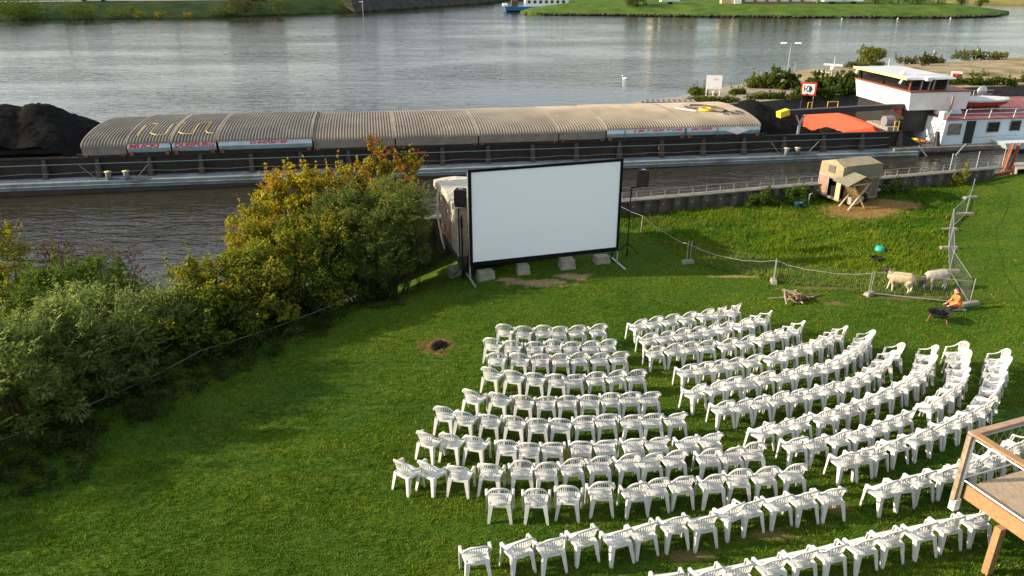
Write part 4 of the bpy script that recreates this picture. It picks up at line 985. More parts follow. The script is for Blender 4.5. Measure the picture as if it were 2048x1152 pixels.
# vaulted ribbed hatch covers
for i_, c_ in enumerate([(0.2, 0.185, 0.155), (0.25, 0.215, 0.17), (0.29, 0.245, 0.19)]):  # grey left to beige right: light and shade on the ribs put into the colour
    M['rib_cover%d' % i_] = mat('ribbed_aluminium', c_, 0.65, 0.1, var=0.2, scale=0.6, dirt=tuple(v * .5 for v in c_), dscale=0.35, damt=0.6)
def cover(s0, s1, dz, panel, shade_tone, w_in=1.04):
    ln = s1 - s0
    z0 = 2.5 + dz
    mb = MB()
    pitch = 0.182; nrib = max(4, int(round(ln / pitch))); pitch = ln / nrib
    prof = []
    for i in range(nrib):
        x = i * pitch
        prof += [(x, 0.0), (x + pitch * .14, .075), (x + pitch * .46, .075), (x + pitch * .60, 0.0)]
    prof.append((ln, 0.0))
    na = 22
    rows = []
    hw = (Bw - 2 * w_in) / 2
    for j in range(na + 1):
        th = math.pi * j / na
        cy_, cz_ = Bw / 2 - hw * math.cos(th), z0 + .52 * math.sin(th)
        ny, nz_ = -math.cos(th) * .52, math.sin(th) * hw
        l = math.hypot(ny, nz_); ny, nz_ = ny / l, nz_ / l
        rows.append([(bs(s0) + x, cy_ + ny * h, cz_ + nz_ * h) for x, h in prof])
    mb.grid(rows)
    mb.f = [f[::-1] for f in mb.f]
    rc = M['rib_cover' + str(shade_tone)]
    c = mb.build('hatch_cover', rc, barge)
    # raised arch bands at both ends
    for x in (0.05, ln - .05):
        pts = [(bs(s0) + x, Bw / 2 - (hw + .05) * math.cos(math.pi * j / 20), z0 + .58 * math.sin(math.pi * j / 20)) for j in range(21)]
        m2 = MB(); n = len(pts)
        vs = [(p[0] + d, p[1], p[2] + e) for p in pts for d, e in ((-.06, -.05), (.06, -.05), (.06, .02), (-.06, .02))]
        fs = []
        for i in range(n - 1):
            for k_ in range(4): fs.append((i * 4 + k_, i * 4 + (k_ + 1) % 4, i * 4 + 4 + (k_ + 1) % 4, i * 4 + 4 + k_))
        m2.add(vs, fs); m2.build('end_arch', rc, c)
    # dark gable ends
    m3 = MB()
    for x in (0.01, ln - .01):
        vs = [(bs(s0) + x, Bw / 2 - hw * math.cos(math.pi * j / 16), z0 + .52 * math.sin(math.pi * j / 16) - .005) for j in range(17)]
        m3.add(vs, [tuple(range(17))])
    m3.build('gable', M['cover_side'], c)
    for side in (0, 1):
        yy = w_in - .03 if side == 0 else Bw - w_in + .03
        if panel and side == 0:
            MB().hexa([(bs(s0) + .04, yy - .05, z0 - .24), (bs(s1) - .04, yy - .05, z0 - .24), (bs(s1) - .04, yy + .04, z0 - .24), (bs(s0) + .04, yy + .04, z0 - .24)],
                      [(bs(s0) + .04, yy, z0 + .012), (bs(s1) - .04, yy, z0 + .012), (bs(s1) - .04, yy + .05, z0 + .012), (bs(s0) + .04, yy + .05, z0 + .012)]).build('name_panel', M['panel_blue'], c)
            MB().hexa([(bs(s0) + .04, yy + .03, z0 - .5), (bs(s1) - .04, yy + .03, z0 - .5), (bs(s1) - .04, yy + .06, z0 - .5), (bs(s0) + .04, yy + .06, z0 - .5)],
                      [(bs(s0) + .04, yy - .05, z0 - .242), (bs(s1) - .04, yy - .05, z0 - .242), (bs(s1) - .04, yy + .04, z0 - .242), (bs(s0) + .04, yy + .04, z0 - .242)]).build('lower_panel', M['panel_blue2'], c)
        else:
            MB().box((bs((s0 + s1) / 2), yy, z0 - .25), (ln - .06, .06, .5)).build('side_panel', M['cover_side'], c)
        for x in (.25, ln - .25): MB().box((bs(s0) + x, yy - (.03 if side == 0 else -.03), z0 - .55), (.22, .2, .22)).build('roller', M['rust'], c)
    return c
for y_ in (1.05, Bw - 1.05):
    MB().box((bs(12.2), y_, 1.92), (44, .12, .15)).build('cover_track', M['tar'], barge)
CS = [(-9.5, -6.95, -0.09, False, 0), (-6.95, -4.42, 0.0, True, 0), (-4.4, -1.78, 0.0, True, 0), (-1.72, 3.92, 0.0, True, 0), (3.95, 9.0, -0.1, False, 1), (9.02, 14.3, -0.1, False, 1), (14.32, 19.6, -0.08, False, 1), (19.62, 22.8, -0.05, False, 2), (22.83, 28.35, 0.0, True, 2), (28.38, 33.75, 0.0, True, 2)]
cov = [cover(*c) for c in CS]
def letters(c, body, s0, s1, h, z):
    text_mesh(body, .3, 'lettering', M['letter_red'], c, (bs((s0 + s1) / 2), .975, z), (R(79), 0, 0), shear=.22, extrude=.006, bold=.012, fit=(s1 - s0, h))
letters(cov[1], 'MUCKI', -6.85, -5.1, .25, 2.375)
letters(cov[2], 'DUISBURG', -4.25, -1.9, .25, 2.375)
letters(cov[3], 'D-04700640', .15, 2.35, .19, 2.40)
letters(cov[8], 'L 88  B 10,34  T 1635', 24.7, 28.1, .18, 2.40)
letters(cov[9], 'DU 3370', 28.7, 30.2, .18, 2.40)
dm = MB().add([(bs(31.2), .93, 2.26), (bs(32.05), .93, 1.98), (bs(32.9), .93, 2.26), (bs(32.05), .96, 2.54)], [(0, 1, 2, 3)]).build('diamond_plate', M['white'], cov[9])
for x in (24.1, 28.3, 30.6): MB().box((bs(x), .955, 2.23), (.06, .05, .54)).build('panel_strap', M['cover_side'], cov[8] if x < 28.36 else cov[9])

# things lying on the covers
def vz(t, dz=0.0): return 2.5 + dz + .52 * math.sqrt(max(0, 1 - ((t - Bw / 2) / (Bw / 2 - 1.04)) ** 2))
Mrot = barge.matrix_basis.copy()
def on_barge(name, label, cat, s, t, z, rz=0.0):
    p = Matrix.Translation((-16.1 + 10 * .98520, 46.2 + 10 * .17142, -2.0)) @ Matrix.Rotation(R(9.87), 4, 'Z') @ Matrix.Rotation(math.atan(.007), 4, 'Y') @ Vector((bs(s), t, z))
    return empty(name, p, R(9.87) + rz, label, cat)
ho = on_barge('hose', 'pale yellow hose laid in loops over the left hatch covers', 'hose', -4.2, 0, 0)
pts = []
for i in range(140):
    u = i / 139 * 6
    k_ = int(u); f = u - k_
    s = [-2.2, -1.55, -.6, .1, 1.0, 1.7, 2.2][k_]
    t = 1.75 + 2.6 * (f if k_ % 2 == 0 else 1 - f)
    ww = .35 * math.sin(f * math.pi)
    s2 = [-2.2, -1.55, -.6, .1, 1.0, 1.7, 2.2][min(k_ + 1, 6)]
    bl = max(0, (f - .8) / .2); s = s + (s2 - s) * bl * bl * .5 if f > .8 else s - 0.0
    pts.append((s, t, vz(t) + .075))
MB().path(pts, .035, 5).build('hose_line', mat('hose_yellow', (0.55, 0.42, 0.13), 0.6, var=0.1), ho)
hc = on_barge('hose_coil', 'bright yellow coiled hose on the right hatch cover', 'hose', 31.0, 4.2, vz(4.2) + .09)
mb = MB()
for q in range(3):
    mb.path([(.48 * math.cos(a) * (1 - q * .1), (.5 * math.sin(a)) * (1 - q * .1), .045 * q + (.0 if True else 0)) for a in np.linspace(0, 6.2832, 26)], .05, 5)
mb.build('coil', M['yellow'], hc)
kb = on_barge('rope_coil', 'brown mooring rope lying in a long bend around the yellow hose', 'rope', 31.0, 4.1, vz(4.1) + .09)
MB().path([(-1.2, 1.0, .12), (-.5, .3, .08), (.2, -.5, .0), (.9, -.8, -.03), (1.3, -.4, .02), (1.0, .4, .08), (.2, 1.1, .13), (-.7, 1.3, .14)], .07, 5).build('rope', mat('rope_brown', (0.12, 0.09, 0.07), 0.9, var=0.3), kb)
ld = on_barge('boat_hook', 'pale metal pole lying across the right hatch cover', 'pole', 29.5, 4.2, vz(4.2) + .12, R(-50))
MB().tube((-.8, 0, 0.02), (.8, 0, 0), .05, 6).build('shaft', M['white'], ld)
tp = on_barge('tarpaulin', 'dark green folded tarpaulin on the right hatch cover', 'tarpaulin', 32.6, 3.2, vz(3.2) + .05)
MB().grid([[(x * .25 - .75, y * .25 - .5, .03 * math.sin(x * 2 + y) + (vz(3.2 + y * .25 - .5) - vz(3.2)) + .02) for x in range(7)] for y in range(5)]).build('cloth', mat('tarp_green', (0.04, 0.055, 0.035), 0.8, var=0.3), tp)

# coal
M['coal'] = mat('coal', (0.008, 0.0078, 0.0075), 0.95, var=0.5, scale=6, bump=1.0, bscale=9, spec=0.08)
def coal(label, s0, s1, t0, t1, peaks, z0, seed):
    r = np.random.RandomState(seed)
    root = on_barge('coal_heap', label, 'coal', 0, 0, 0)
    nx, ny = int((s1 - s0) / .18), int((t1 - t0) / .18)
    rows = []
    for j in range(ny + 1):
        row = []
        for i in range(nx + 1):
            s, t = s0 + (s1 - s0) * i / nx, t0 + (t1 - t0) * j / ny
            z = z0
            for (ps, pt, ph, sl) in peaks:
                d = math.hypot(s - ps, (t - pt) * .9)
                z = max(z, ph - sl * (math.sqrt(d * d + .5) - .5) + .1 * math.sin(s * 2.1 + t) * math.sin(t * 1.7))
            row.append((s, t, z + r.normal(0, .035)))
        rows.append(row)
    mb = MB().grid(rows)
    o = mb.build('heap', M['coal'], root, True)
    return root
coal('tall black coal heap at the left end of the barge', -24, -9.2, 1.15, 9.1, [(-14.9, 4.9, 4.65, .62), (-13.0, 5.2, 4.55, .62), (-19, 5, 4.2, .5)], 1.0, 1)
coal('black coal heap right of the hatch covers', 33.6, 40.5, 1.15, 9.1, [(34.9, 5.0, 3.45, .62), (37.5, 6.5, 2.0, .5)], .3, 2)
coal('black coal heap against the orange bulkhead', 39.3, 43.0, 1.15, 5.8, [(40.4, 3.4, 1.5, .6), (41.9, 2.2, .95, .7)], .0, 3)
# orange bulkhead with arch top
mb = MB(); hw = 4.05
vs = [(bs(43.4 - 2.0 * j / 24), Bw / 2 - hw * math.cos(math.pi * j / 24), 1.5 + .82 * math.sin(math.pi * j / 24)) for j in range(25)]
n = len(vs); vs2 = [(x + .1, y, z) for x, y, z in vs]
mb.add(vs + [(bs(43.2), 1.1, -.5), (bs(41.2), Bw - 1.1, -.5)], [tuple(range(n)) + (n + 1, n)]); mb.add(vs + vs2, [(i + 1, i, n + i, n + i + 1) for i in range(n - 1)]); mb.add(vs2 + [(bs(43.6), 1.1, -.5), (bs(41.6), Bw - 1.1, -.5)], [tuple(range(n)) + (n + 1, n)])
mb.build('orange_bulkhead', M['orange'], barge)
# foredeck machinery behind the bulkhead
MB().box((bs(50), Bw / 2, .62), (12.5, Bw - .6, .25)).build('aft_deck', mat('aft_deck', (0.16, 0.155, 0.13), 0.8, var=0.3, scale=2), barge)
MB().box((bs(44.9), 3.8, 1.25), (.9, 2.6, 1.1)).build('engine_box', mat('engine_grey', (0.25, 0.23, 0.2), 0.7, var=0.2), barge)
MB().tube((bs(44.6), 3.3, 2.1), (bs(45.3), 3.3, 2.1), .38, 16).build('winch_drum', mat('winch_grey', (0.2, 0.19, 0.2), 0.6, var=0.2), barge)
mb = MB(); mb.lathe([(.42, .75), (.5, .9), (.5, 1.0), (.45, 1.02), (.42, .95), (.05, .9)], (bs(46.3), 1.9, 0), 16); mb.build('yellow_tub', M['yellow'], barge)
mb = MB()
for a in np.linspace(0, 2.6, 9): mb.path([(bs(46.9) + .4 * math.cos(a + k_), 1.5 + .35 * math.sin(a + k_), .85 + .1 * k_) for k_ in np.linspace(0, 2, 8)], .05, 5)
mb.build('rope_heap', mat('rope_red', (0.45, 0.13, 0.06), 0.9, var=0.3), barge)
# loading crane lying along the hold
cr = MB(); cr.bar((bs(35.4), 1.25, 3.3), (bs(46.6), 3.4, 3.15), .42, .36); cr.build('crane_boom', mat('crane_black', (0.018, 0.018, 0.02), 0.45, var=0.2), barge, bevel=.03)
MB().bar((bs(35.0), 1.17, 3.18), (bs(35.75), 1.32, 3.36), .5, .42).build('crane_tip', M['yellow'], barge, bevel=.04)
MB().bar((bs(45.2), 3.2, 3.0), (bs(47.0), 3.4, 2.0), .3, .3).build('crane_ram', mat('crane_red', (0.42, 0.03, 0.02), 0.5), barge)
MB().box((bs(46.6), 3.5, 1.9), (.9, .9, 2.3)).build('crane_base', M['black'], barge)
mb = MB(); mb.bar((bs(36.6), 1.05, 1.8), (bs(36.6), 1.05, 2.6), .14, .14, (1, 0, 0)); mb.bar((bs(36.6), 1.05, 2.55), (bs(36.25), 1.05, 3.15), .1, .1, (0, 1, 0)); mb.bar((bs(36.6), 1.05, 2.55), (bs(36.95), 1.05, 3.15), .1, .1, (0, 1, 0)); mb.build('boom_rest', M['galv'], barge)
MB().tube((bs(35.1), 1.2, 3.1), (bs(35.1), 1.2, 1.8), .012, 4).build('hook_cable', M['black'], barge)
for s, t, w in ((41.9, 9.3, .35), (43.6, 9.3, .9), (44.0, 1.2, .35)):
    mb = MB(); mb.path([(bs(s), t, 1.5), (bs(s), t, 2.5), (bs(s + w), t, 2.5), (bs(s + w), t, 1.5)], .035, 5); mb.build('yellow_guard', M['yellow'], barge)

# wheelhouse (front faces left)
wh = MB(); sF, sB, tN, tF = 45.7, 50.6, 2.5, 9.35
wh.hexa([(bs(sF) + .25, tN + .15, 2.95), (bs(sB), tN + .15, 2.95), (bs(sB), tF - .15, 2.95), (bs(sF) + .25, tF - .15, 2.95)], [(bs(sF), tN, 4.25), (bs(sB), tN, 4.25), (bs(sB), tF, 4.25), (bs(sF), tF, 4.25)])
wh = wh.build('wheelhouse', M['white'], barge)
MB().box((bs(47.9), 5.9, 2.15), (4.0, 5.8, 1.6)).build('wheelhouse_trunk', M['tar'], barge)
MB().box((bs(47.3), 7.0, 2.83), (2.2, 4.2, .22)).build('red_underside', M['orange'], barge)
tr = mat('trim_red_brown', (0.26, 0.07, 0.04), 0.55, var=0.1)
mb = MB(); mb.box((bs((sF + sB) / 2), (tN + tF) / 2, 4.28), (sB - sF + .08, tF - tN + .08, .09)); mb.build('window_sill', tr, wh)
gx0, gx1, gz0, gz1 = bs(sF) + .35, bs(sB) - 1.7, 4.33, 5.1
mb = MB(); mb.hexa([(gx0 - .05, tN + .55, gz0), (gx1, tN + .55, gz0), (gx1, tF - .3, gz0), (gx0 - .05, tF - .3, gz0)], [(gx0 - .22, tN + .45, gz1), (gx1, tN + .45, gz1), (gx1, tF - .2, gz1), (gx0 - .22, tF - .2, gz1)]); mb.build('window_glass', M['glass'], wh)
pil = mat('pillar_grey', (0.3, 0.31, 0.29), 0.5, var=0.1)
for x in (gx0 - .12, gx0 + .75, gx0 + 1.4, gx0 + 1.75, gx1): MB().bar((x, tN + .5, gz0), (x, tN + .42, gz1), .09, .09, (1, 0, 0)).build('window_pillar', pil if x > gx0 else tr, wh)
for t in (tF - .3, (tN + tF) / 2 + .2): MB().bar((gx0 - .08, t, gz0), (gx0 - .25, t, gz1), .07, .07, (0, 1, 0)).build('window_pillar', M['black'], wh)
rf = MB(); rf.hexa([(gx0 - .65, tN + .15, 5.1), (gx1 + .5, tN + .25, 5.1), (gx1 + .5, tF + .05, 5.1), (gx0 - .65, tF + .05, 5.1)], [(gx0 - .5, tN + .3, 5.24), (gx1 + .35, tN + .4, 5.24), (gx1 + .35, tF - .1, 5.24), (gx0 - .5, tF - .1, 5.24)])
rf = rf.build('roof', mat('roof_pale_grey', (0.5, 0.52, 0.54), 0.5, var=0.08, scale=1), wh)
MB().box((gx0 - .68, (tN + tF) / 2 + .1, 5.17), (.09, tF - tN - .15, .16)).build('roof_fascia', mat('fascia_yellow', (0.78, 0.68, 0.22), 0.5, var=0.05), wh)
MB().box((gx0 + 1.0, tN + .15, 5.16), (.5, .35, .3)).build('search_light', M['white'], wh, bevel=.06)
MB().lathe([(.02, 5.25), (.16, 5.28), (.18, 5.42), (.0, 5.5)], (gx0 + .3, 4.6, 0), 12).build('antenna_dome', M['white'], wh, True)
MB().bar((gx0 + .6, tN + 1.2, 5.34), (gx1 + .3, tN + 1.0, 5.34), .06, .05).build('roof_rail', M['white'], wh)
for t in (tN + .9, tF - .4): MB().tube((gx0 - .55, t, 5.0), (gx0 - .7, t, 4.75), .09, 8).build('flood_light', M['white'], wh)
text_mesh('HL', .75, 'lettering', tr, wh, (bs(sF) + .10, 6.7, 3.62), (R(100), 0, R(-90)), extrude=.003, bold=-.02, sx=1.0)
for a, b, z in ((7.5, 8.6, 3.95), (4.6, 5.8, 3.22)): MB().box((bs(sF) + (4.25 - z) * .19 - .008, (a + b) / 2, z), (.02, b - a, .035)).build('paint_line', tr, wh)
# white engine casing right of the wheelhouse
mb = MB(); mb.hexa([(bs(48.3), 2.6, 2.55), (bs(50.5), 2.6, 2.55), (bs(50.5), 4.2, 2.55), (bs(48.3), 4.2, 2.55)], [(bs(48.2), 2.7, 3.35), (bs(50.0), 2.7, 3.35), (bs(50.0), 4.1, 3.35), (bs(48.2), 4.1, 3.35)]); mb.build('casing', M['panel_blue'], barge, bevel=.12)
MB().bar((bs(48.9), 2.2, 2.2), (bs(49.0), 2.2, 3.95), .12, .12, (1, 0, 0)).build('mast_post', M['wood_grey'], barge)
# deck cabin
cab = MB(); cL, cR, cN, cF, cz0, cz1 = 47.8, 64.5, 1.0, 9.3, .62, 2.5
cab.hexa([(bs(cL), cN, cz0), (bs(cR), cN, cz0), (bs(cR), cF, cz0), (bs(cL), cF, cz0)], [(bs(cL) + .1, cN + .03, cz1), (bs(cR), cN + .03, cz1), (bs(cR), cF, cz1), (bs(cL) + .1, cF, cz1)])
cab = cab.build('deck_cabin', mat('cabin_pale_blue', (0.60, 0.70, 0.75), 0.5, var=0.05, scale=1, dirt=(0.42, 0.47, 0.48), dscale=1.0, damt=0.4), barge)
MB().box((bs((cL + cR) / 2) + .1, (cN + cF) / 2, cz1 + .03), (cR - cL + .15, cF - cN + .1, .05)).build('cabin_roof', mat('roof_red', (0.2, 0.05, 0.05), 0.8, var=0.2, scale=1.5, dirt=(0.3, 0.2, 0.18), dscale=0.8, damt=0.6), cab)
def cwin(s0, s1, z0, z1, curtain=False):
    w = MB().box((bs((s0 + s1) / 2), cN + .0, (z0 + z1) / 2), (s1 - s0, .05, z1 - z0)).build('window', M['glass'] if not curtain else mat('curtained_glass', (0.2, 0.19, 0.15), 0.25, var=0.35, scale=4), cab)
    fr = MB()
    for (a, b, c_, d) in ((s0 - .04, s1 + .04, z1, z1 + .05), (s0 - .04, s1 + .04, z0 - .05, z0), (s0 - .05, s0, z0, z1), (s1, s1 + .05, z0, z1)): fr.box((bs((a + b) / 2), cN - .01, (c_ + d) / 2), (b - a, .06, d - c_))
    fr.build('frame', M['cover_side'], w)
cwin(48.15, 49.15, 1.5, 2.2, True); cwin(51.35, 52.25, 1.6, 2.25); cwin(53.2, 53.98, 1.65, 2.3); cwin(56.0, 57.0, 1.6, 2.25)
MB().box((bs(49.95), cN - .005, 1.6), (.72, .06, 1.62)).build('door', mat('dark_doorway', (0.015, 0.018, 0.02), 0.5), cab)
MB().tube((bs(50.4), cN - .08, 1.25), (bs(54), cN - .08, 1.3), .02, 5).build('hand_rail', M['galv'], cab)
pm = MB().tube((0, 0, 2.55), (.08, 0, 3.2), .022, 6).mesh('roof_rail_post', M['white'])
for s, t in ((49.4, 1.15), (51.4, 1.15), (53.4, 1.15), (55.4, 1.15), (52.2, 8.9), (54.2, 8.9), (56.2, 8.9)):
    o = link(bpy.data.objects.new('roof_rail_post', pm), cab); o.location = (bs(s), t, 0)
for t, a, b in ((1.15, 49.4, 57), (8.9, 52, 58)):
    for z in (2.9, 3.2): MB().tube((bs(a) + .07, t, z), (bs(b), t, z), .016, 5).build('roof_rail_bar', M['white'], cab)
mb = MB(); mb.bar((bs(46.9), 1.3, .7), (bs(48.1), 1.2, 2.7), .05, .05); mb.bar((bs(47.1), 2.0, .7), (bs(48.2), 1.9, 2.7), .05, .05)
for i in range(6): mb.bar((bs(46.95) + .21 * i, 1.3, .85 + .33 * i), (bs(47.1) + .21 * i, 2.0, .85 + .33 * i), .1, .03)
mb.path([(bs(48.1), 1.25, 2.6), (bs(48.3), 1.25, 3.15), (bs(48.8), 1.3, 3.05)], .03, 5)
mb.build('stair', M['galv'], barge)
MB().box((bs(48.0), 1.55, 2.75), (.35, .5, .55)).build('locker', mat('locker_white', (0.6, 0.6, 0.52), 0.5), cab)
MB().hexa([(bs(52.3), -.25, .55), (bs(64), -.25, .55), (bs(64), .95, .55), (bs(52.3), .95, .55)], [(bs(51.9), -.35, 1.02), (bs(64), -.35, 1.02), (bs(64), .95, 1.02), (bs(51.9), .95, 1.02)]).build('stern_bulwark', M['panel_blue'], barge)
for a, b in ((45.3, 46.2), (49.0, 48.2)): MB().tube((bs(a), -.05, 1.0), (bs(b), -.15, .1), .05, 6).build('fender_pole', M['hull_grey'], barge)
mb = MB(); mb.lathe([(.05, 0), (.33, .06), (.45, .14), (.44, .16), (.3, .09), (.0, .05)], n=18); mb.v = [(bs(55.9) + x, 7.5 + z, 3.35 + y) for x, y, z in mb.v]; mb.tube((bs(55.9), 7.55, 2.55), (bs(55.9), 7.55, 3.2), .04, 6); mb.build('satellite_dish', M['galv'], barge, True)
# lifeboat on the cabin roof
lf = on_barge('lifeboat', 'orange and white rigid lifeboat stowed on the red cabin roof', 'boat', 53.4, 4.6, 2.62, R(-4))
rows = []
for (x, w, zb) in ((-2.1, .75, .05), (-1.2, .95, .0), (0, 1.0, 0), (1.1, .9, .05), (1.8, .55, .2), (2.15, .08, .45)):
    rows.append([(x, w, .62), (x, w * .85, .3 + zb * .5), (x, w * .4, .08 + zb), (x, 0, zb), (x, -w * .4, .08 + zb), (x, -w * .85, .3 + zb * .5), (x, -w, .62)])
mb = MB().grid(rows); mb.add(rows[0], [tuple(range(7))]); mb.build('hull', M['orange'], lf)
mb = MB(); mb.path([(r_[0][0], r_[0][1], .66) for r_ in rows] + [(r_[6][0], r_[6][1], .66) for r_ in rows[::-1]] + [(rows[0][0][0], rows[0][0][1], .66)], .1, 8); mb.build('tube', mat('boat_tube_grey', (0.5, 0.52, 0.5), 0.5, var=0.08), lf, True)
mb = MB().grid([[r_[0][:2] + (.7,), (r_[0][0], 0, .82), r_[6][:2] + (.7,)] for r_ in rows]); mb.build('cover', mat('boat_cover', (0.55, 0.53, 0.55), 0.7, var=0.1), lf)
MB().box((-2.6, 0, .6), (.35, .35, .75)).build('outboard_motor', M['white'], lf, bevel=.08)
for x in (-1.2, 1.2): MB().box((x, 0, .0), (.12, 1.4, .3)).build('cradle', M['galv'], lf)
ob = on_barge('outboard_motor', 'white covered outboard motor standing near the lifeboat', 'motor', 50.5, 5.0, 2.6, R(20))
mb = MB(); mb.lathe([(.05, .9), (.26, .95), (.3, 1.2), (.22, 1.45), (.0, 1.5)], n=12); mb.v = [(x + (z - .9) * .4, y, z) for x, y, z in mb.v]; mb.build('cowl', M['white'], ob, True)
MB().bar((0, 0, 0), (0.0, 0, .95), .1, .14).build('shaft', M['black'], ob)

# ------------------------------------------------------------------ cinema screen
SY = math.atan2(1.67, 5.63)
def scr(x, y): return (-1.53 + x * math.cos(SY) - y * math.sin(SY), 26.41 + x * math.sin(SY) + y * math.cos(SY))
sc = empty('cinema_screen', (-1.53, 26.41, 0), SY, 'big white open air cinema screen in a black frame', 'screen')
W_, z0_, z1_ = 5.87, 0.55, 4.14
MB().box((W_ / 2, 0, (z0_ + z1_) / 2 + .03), (W_ - .16, .012, z1_ - z0_ - .2)).build('projection_surface', mat('screen_cloth', (0.82, 0.86, 0.9), 0.9, var=0.01, scale=.5), sc)
blk = mat('black_velvet', (0.01, 0.01, 0.013), 0.9, var=0.2, spec=0.05)
MB().box((W_ / 2, 0, z1_ - .04), (W_, .07, .09)).build('frame_bar', blk, sc); MB().box((W_ / 2, 0, z0_ + .07), (W_, .07, .15)).build('frame_bar', blk, sc)
for x in (.05, W_ - .05): MB().box((x, 0, (z0_ + z1_) / 2 + .04), (.10, .07, z1_ - z0_ - .19)).build('frame_bar', blk, sc)
for x in (0.0, W_):
    MB().bar((x, .06, .02), (x, .06, z1_ - .1), .05, .05, (1, 0, 0)).build('leg', M['galv'], sc)
    MB().bar((x, -.75, .03), (x, .65, .03), .06, .05).build('foot', M['galv'], sc)
    MB().bar((x, .6, .05), (x, .1, 1.3), .04, .04).build('brace', M['black'], sc)
# loudspeakers on stands
def speaker(px, py, bx, by, zb, rz, lab):
    st = empty('speaker_stand', (px, py, gz(px, py)), rz, 'black speaker stand ' + lab, 'speaker stand')
    MB().tube((0, 0, 0), (0, 0, zb + .1), .024, 8).build('pole', M['black'], st)
    MB().tube((0, 0, zb - .35), (0, 0, zb - .02), .04, 8).build('collar', M['black'], st)
    for a in (0.5, 2.6, 4.7):
        MB().tube((0, 0, .55), (.5 * math.cos(a), .5 * math.sin(a), .02), .016, 6).build('leg', M['black'], st)
    if abs(bx) > .1: MB().bar((0, 0, zb + .05), (bx, by, zb + .12), .05, .05).build('bracket', M['black'], st)
    c, s = math.cos(rz), math.sin(rz)
    sp = empty('loudspeaker', (px + bx * c - by * s, py + bx * s + by * c, zb + .12), rz, 'black box loudspeaker ' + lab, 'loudspeaker')
    mb = MB(); mb.hexa([(-.23, -.2, 0), (.23, -.2, 0), (.19, .2, 0), (-.19, .2, 0)], [(-.23, -.2, .62), (.23, -.2, .62), (.19, .2, .62), (-.19, .2, .62)]); mb.build('cabinet', mat('speaker_case', (0.01, 0.01, 0.011), 0.7, var=0.2, spec=0.1), sp, bevel=.015)
    MB().box((0, -.206, .31), (.4, .012, .55)).build('grille', M['black'], sp)
    MB().box((0, 0, .628), (.16, .05, .02)).build('handle', M['galv'], sp)
speaker(-1.87, 27.35, 0, 0, 2.45, R(-6), 'at the left end of the screen')
speaker(4.6, 29.0, .42, .1, 2.75, R(-14), 'at the right end of the screen')
# site hut behind the screen
hut = empty('site_hut', (*scr(-.18, 1.05), 0), SY, 'wooden site hut with painted end wall and white tarpaulin roof behind the screen', 'hut')
HL, HD, h0, h1 = 4.3, 3.0, .55, 2.6
MB().box((HL / 2 + .04, HD / 2, (h0 + h1) / 2), (HL - .04, HD, h1 - h0)).build('wall', M['wood_grey'], hut)
MB().box((HL / 2, HD / 2, h0 - .12), (HL + .1, HD + .1, .22)).build('floor_beam', mat('dark_timber', (0.05, 0.042, 0.035), 0.85, var=0.3), hut)
pm = mat('white_boards', (0.5, 0.47, 0.4), 0.8, var=0.25, scale=7, dirt=(0.25, 0.22, 0.17), damt=0.6)
for i in range(14): MB().box((-.012, .58, h0 + .08 + i * .143), (.035, 1.1, .125)).build('board', pm, hut)
def mural():
    m = bpy.data.materials.new('painted_mural'); m.use_nodes = True
    N, Lk = m.node_tree.nodes, m.node_tree.links
    g_ = N.new('ShaderNodeNewGeometry'); mp = N.new('ShaderNodeMapping'); mp.inputs['Scale'].default_value = (1, 1.6, .7); Lk.new(g_.outputs['Position'], mp.inputs['Vector'])
    n = N.new('ShaderNodeTexNoise'); n.inputs['Scale'].default_value = 1.5; n.inputs['Detail'].default_value = 3; n.inputs['Distortion'].default_value = 1.2; Lk.new(mp.outputs['Vector'], n.inputs['Vector'])
    r_ = N.new('ShaderNodeValToRGB'); Lk.new(n.outputs['Fac'], r_.inputs['Fac'])
    e = r_.color_ramp.elements; e[0].position = .3; e[0].color = (.12, .17, .2, 1); e[1].position = .72; e[1].color = (.4, .2, .22, 1)
    for p, c in ((.42, (.5, .5, .46, 1)), (.48, (.3, .1, .04, 1)), (.56, (.45, .17, .07, 1)), (.64, (.3, .12, .06, 1))):
        q = e.new(p); q.color = c
    Lk.new(r_.outputs['Color'], N['Principled BSDF'].inputs['Base Color']); N['Principled BSDF'].inputs['Roughness'].default_value = .75
    return m
MB().box((-.015, 1.95, h0 + 1.05), (.04, 1.6, 2.0)).build('mural_panel', mural(), hut)
MB().box((-.01, 2.9, h0 + 1.0), (.05, .25, 2.0)).build('corner_board', M['wood_grey'], hut)
for k_ in range(2): MB().path([(-.12, 2.7 - .08 * k_, 2.5), (-.2, 2.75 - .1 * k_, 2.2), (-.26, 2.65 - .1 * k_, 1.4), (-.22, 2.2 - .12 * k_, .6), (-.18, 1.9 - .1 * k_, .25)], .035, 7).build('drain_pipe', M['white'], hut, True)
rows = [[(x, y, h1 + .16 + .05 * math.sin(x * 3 + y * 2) + (.08 if .4 < y < 2.6 else 0)) for x in np.linspace(-.25, HL + .2, 12)] for y in np.linspace(-.15, HD + .2, 9)]
mb = MB().grid(rows); MBr = mat('roof_tarpaulin', (0.5, 0.46, 0.38), 0.6, var=0.08, scale=2)
edge = [rows[0][i] for i in range(12)]; mb.grid([[(x, y - .02, z - .24) for x, y, z in edge], edge]); edge = [r_[0] for r_ in rows]; mb.grid([edge, [(x - .02, y, z - .26) for x, y, z in edge]])
mb.build('roof_tarpaulin', MBr, hut)
